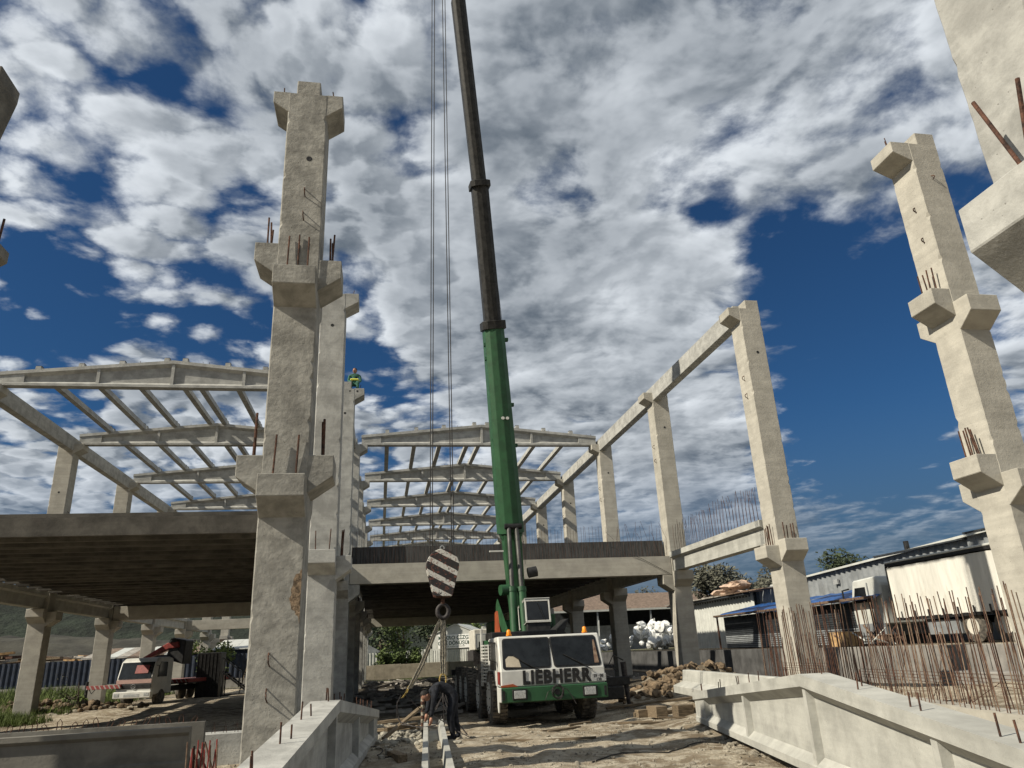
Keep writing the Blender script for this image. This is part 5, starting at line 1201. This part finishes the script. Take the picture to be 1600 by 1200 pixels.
tufts('far_grass', 'grass', [(-34, -14, 50, 66, 4500)], 4, .6, 'strip of tall grass below the blue fence')

# ------------------------------------------------------------------ stones, rubble, clods, timber on the ground
rs = random.Random(44)
mb = MB()
for i in range(9000):
    x = rs.uniform(-6.5, 10.5); y = 8.5+rs.random()**1.4*18
    if noise.noise(Vector((x*.8, y*.8, 11))) < -.12+.3*rs.random(): continue
    r_ = rs.uniform(.008, .030); z = gz(x, y)
    a = rs.uniform(0, 6.3); mb.add([(x+r_*math.cos(a), y+r_*math.sin(a), z-.005), (x+r_*math.cos(a+2.1), y+r_*math.sin(a+2.1), z-.005), (x+r_*math.cos(a+4.2), y+r_*math.sin(a+4.2), z-.005), (x+r_*.2, y, z+r_*1.1)], [(0,1,3), (1,2,3), (2,0,3)])
tag(mb.build('gravel', 'rock'), kind='stuff', label='fine loose gravel on the dusty ground', cat='gravel')
protos = []
for i in range(9):
    protos.append(MB().rock((0,0,0), 1, 100+i, .62, lvl=2 if i < 4 else 1))
def scatter(nm, lab, cat, mt_, grp, spots, seed):
    rs = random.Random(seed); ps = []
    for i, (x, y, r_) in enumerate(spots):
        j = i % 9
        if i < 9:
            o = MB(); o.v = list(protos[j].v); o.f = list(protos[j].f); o = o.build(nm, mt_); ps.append(o)
        else: o = ps[j].copy(); COL.objects.link(o)
        o.location = (x, y, gz(x, y)+r_*.15); o.scale = (r_,)*3; o.rotation_euler = (rs.uniform(-.3,.3), rs.uniform(-.3,.3), rs.uniform(0,6.3)); tag(o, lab, cat, grp)
sp = []
for i in range(150): sp.append((rs.uniform(-.8, 6.6), rs.uniform(8.5, 18.5), rs.uniform(.02, .06)))
for i in range(60):
    t_ = rs.random(); sp.append((5.9+1.1*t_-abs(rs.gauss(0,.35)), 10.5+6*t_, rs.uniform(.03, .10)))
scatter('stone', 'pale loose stone lying on the dusty ground between the two gable beams', 'stone', 'rock', 'loose stones on the dusty ground', sp, 5)
sp = [(-12.8+rs.gauss(0, 1.3), 36.2+rs.gauss(0, 1.4), rs.uniform(.05, .16)) for _ in range(60)]
scatter('stone', 'rough stone in the rubble at the foot of the left columns', 'stone', 'rock', 'stones in the rubble by the left columns', sp, 6)
mb = MB()
for i in range(420):
    x = -.2+rs.gauss(0,.55)+.3; y = 18.6+rs.gauss(0, 1.4); r_ = rs.uniform(.03,.10); mb.rock((x, y, gz(x, y)+r_*.3), r_, i, .7)
tag(mb.build('rubble', 'rubble'), kind='stuff', label='heap of pale broken concrete rubble left of the channel beam', cat='rubble')
mb = MB()
for (hx, hy, hr, n) in ((9.6,24.3,1.1,230),(8.4,23.2,.8,90),(11.0,25.4,1.2,90),(-12.2,36.6,1.6,150),(-15.5,39,2.2,160)):
    for i in range(n):
        x = hx+rs.gauss(0, hr*.55); y = hy+rs.gauss(0, hr*.5); r_ = rs.uniform(.05, .17); mb.rock((x, y, gz(x, y)+r_*.35), r_, i+500, .85)
tag(mb.build('dirt_clods', 'dirt_clod'), kind='stuff', label='heaps of brown earth clods beside the columns', cat='earth')
# debris in the dark hall
mb = MB()
for i in range(420):
    x = rs.uniform(-1, 10); y = rs.uniform(26, 62); L_ = rs.uniform(.1, .9); a = rs.uniform(-.6, .6)+(math.pi/2 if rs.random() < .3 else 0); z = gz(x, y)+rs.uniform(.0,.12)
    mb.box(-L_, L_, -.05, .05, -.03, .05, Matrix.Translation((x, y, z)) @ Matrix.Rotation(a, 4, 'Z') @ Matrix.Rotation(rs.uniform(-.2,.2), 4, 'Y'))
tag(mb.build('site_debris', 'roof_grey'), kind='stuff', label='scattered boards and debris on the dark floor of the hall', cat='debris')
def plank_(lab, a, c, w, h, mt_='wood', cat='plank'):
    a, c = Vector(a), Vector(c); L_ = (c-a).length; o = MB().box(-L_/2, L_/2, -w/2, w/2, -h/2, h/2).build('plank', mt_, bevel=.006); o.location = (a+c)/2; o.rotation_euler = (c-a).to_track_quat('X', 'Z').to_euler(); return tag(o, lab, cat)
plank_('pale plank leaning down left from the channel beam over the rubble', (.93, 18.3, -1.12), (.10, 16.9, -1.58), .10, .05)
plank_('plank lying across the far end of the channel beam', (-.6, 19.6, -1.50), (1.2, 19.4, -1.40), .16, .07)
plank_('dark weathered plank in front of the lying gable beam end', (-.1, 18.9, -1.58), (.9, 18.4, -1.52), .14, .07)
plank_('short squared timber half buried in the rubble', (.2, 14.6, -1.62), (.40, 13.6, -1.60), .16, .14, 'wood', 'timber')
plank_('short timber in the rubble left of the long pale plank', (.15, 17.9, -1.5), (.85, 18.5, -1.48), .12, .08)
plank_('long board on the ground behind the crane outrigger', (6.4, 22.0, -1.66), (10.2, 21.6, -1.42), .18, .06)
for j, (pts_, lab_) in enumerate((([(3.2,12.0),(3.9,12.6),(4.6,12.4),(5.2,13.1),(5.9,13.0)], 'thin black cable snaking over the dust in front of the crane'), ([(-.2,15.6),(.1,15.0),(.0,14.4),(.35,13.9)], 'short dark cable end lying left of the channel beam'))):
    mbw = MB(); pp_ = [Vector((x, y, gz(x, y)+.014)) for x, y in pts_]; fp = []
    for i in range(len(pp_)-1):
        for k_ in range(5): q_ = pp_[i].lerp(pp_[i+1], k_/5); fp.append(Vector((q_.x+.03*math.sin(i*5+k_), q_.y, gz(q_.x, q_.y)+.014)))
    tag(mbw.tube(fp, .010, 5).build('ground_cable', 'black_paint'), lab_, 'cable')
rs = random.Random(91)
for i in range(10):
    x = rs.uniform(2.4, 6.8); y = rs.uniform(13.5, 22.5) if i % 2 else rs.uniform(15, 18)
    a = Vector((x, y, gz(x, y)+.03)); L_ = rs.uniform(.2, .6); an = rs.uniform(-.5, .5)
    o = MB().box(-L_, L_, -.04, .04, -.02, .02).build('offcut', 'wood'); o.location = a; o.rotation_euler = (rs.uniform(-.05,.05), rs.uniform(-.05,.05), an); tag(o, 'weathered wooden offcut trodden into the dust in front of the crane', 'offcut', 'wooden offcuts on the ground')
pt = thing('wooden_blocks', 'row of short wooden blocks lying by the end of the right gable beam', 'timber', (7.35, 18.2, gz(7.3, 18.2)+.0), R(8))
for i, (x, y, w, d, h) in enumerate(((-.75, .2, .30, .5, .22), (-.30, -.25, .42, .30, .24), (.10, -.05, .36, .4, .16), (.42, -.1, .34, .5, .20), (-1.0, .5, .3, .2, .14), (-.55, .6, 1.2, .16, .08))): MB().box(x-w/2, x+w/2, y-d/2, y+d/2, -.03, h).build('block', 'wood', pt, bevel=.008)
st_ = thing('striped_post', 'short dark post with white stripes standing behind the channel beam', 'post', (1.0, 18.6, gz(1.0, 18.6)))
for i in range(9): MB().lathe([(0, .042), (.075, .042)], 12, Matrix.Translation((0, 0, .22+.075*i)), 'z').build('band', 'rust' if i % 2 else 'sling', st_)
MB().lathe([(0, .03), (.22, .03)], 10, None, 'z').build('foot', 'steel_dark', st_)
wr = thing('bent_wire', 'thin bent black wires sticking up beside the foot of the tall column', 'wire', (-1.25, 9.6, gz(-1.2, 9.6)))
MB().tube([(-.1, 0, 0), (.0, 0, .22), (.12, 0, .45)], .007, 5).build('wire', 'steel_dark', wr); MB().tube([(.02, 0, 0), (.0, 0, .25), (.04, 0, .5)], .005, 5).build('wire', 'steel_dark', wr)
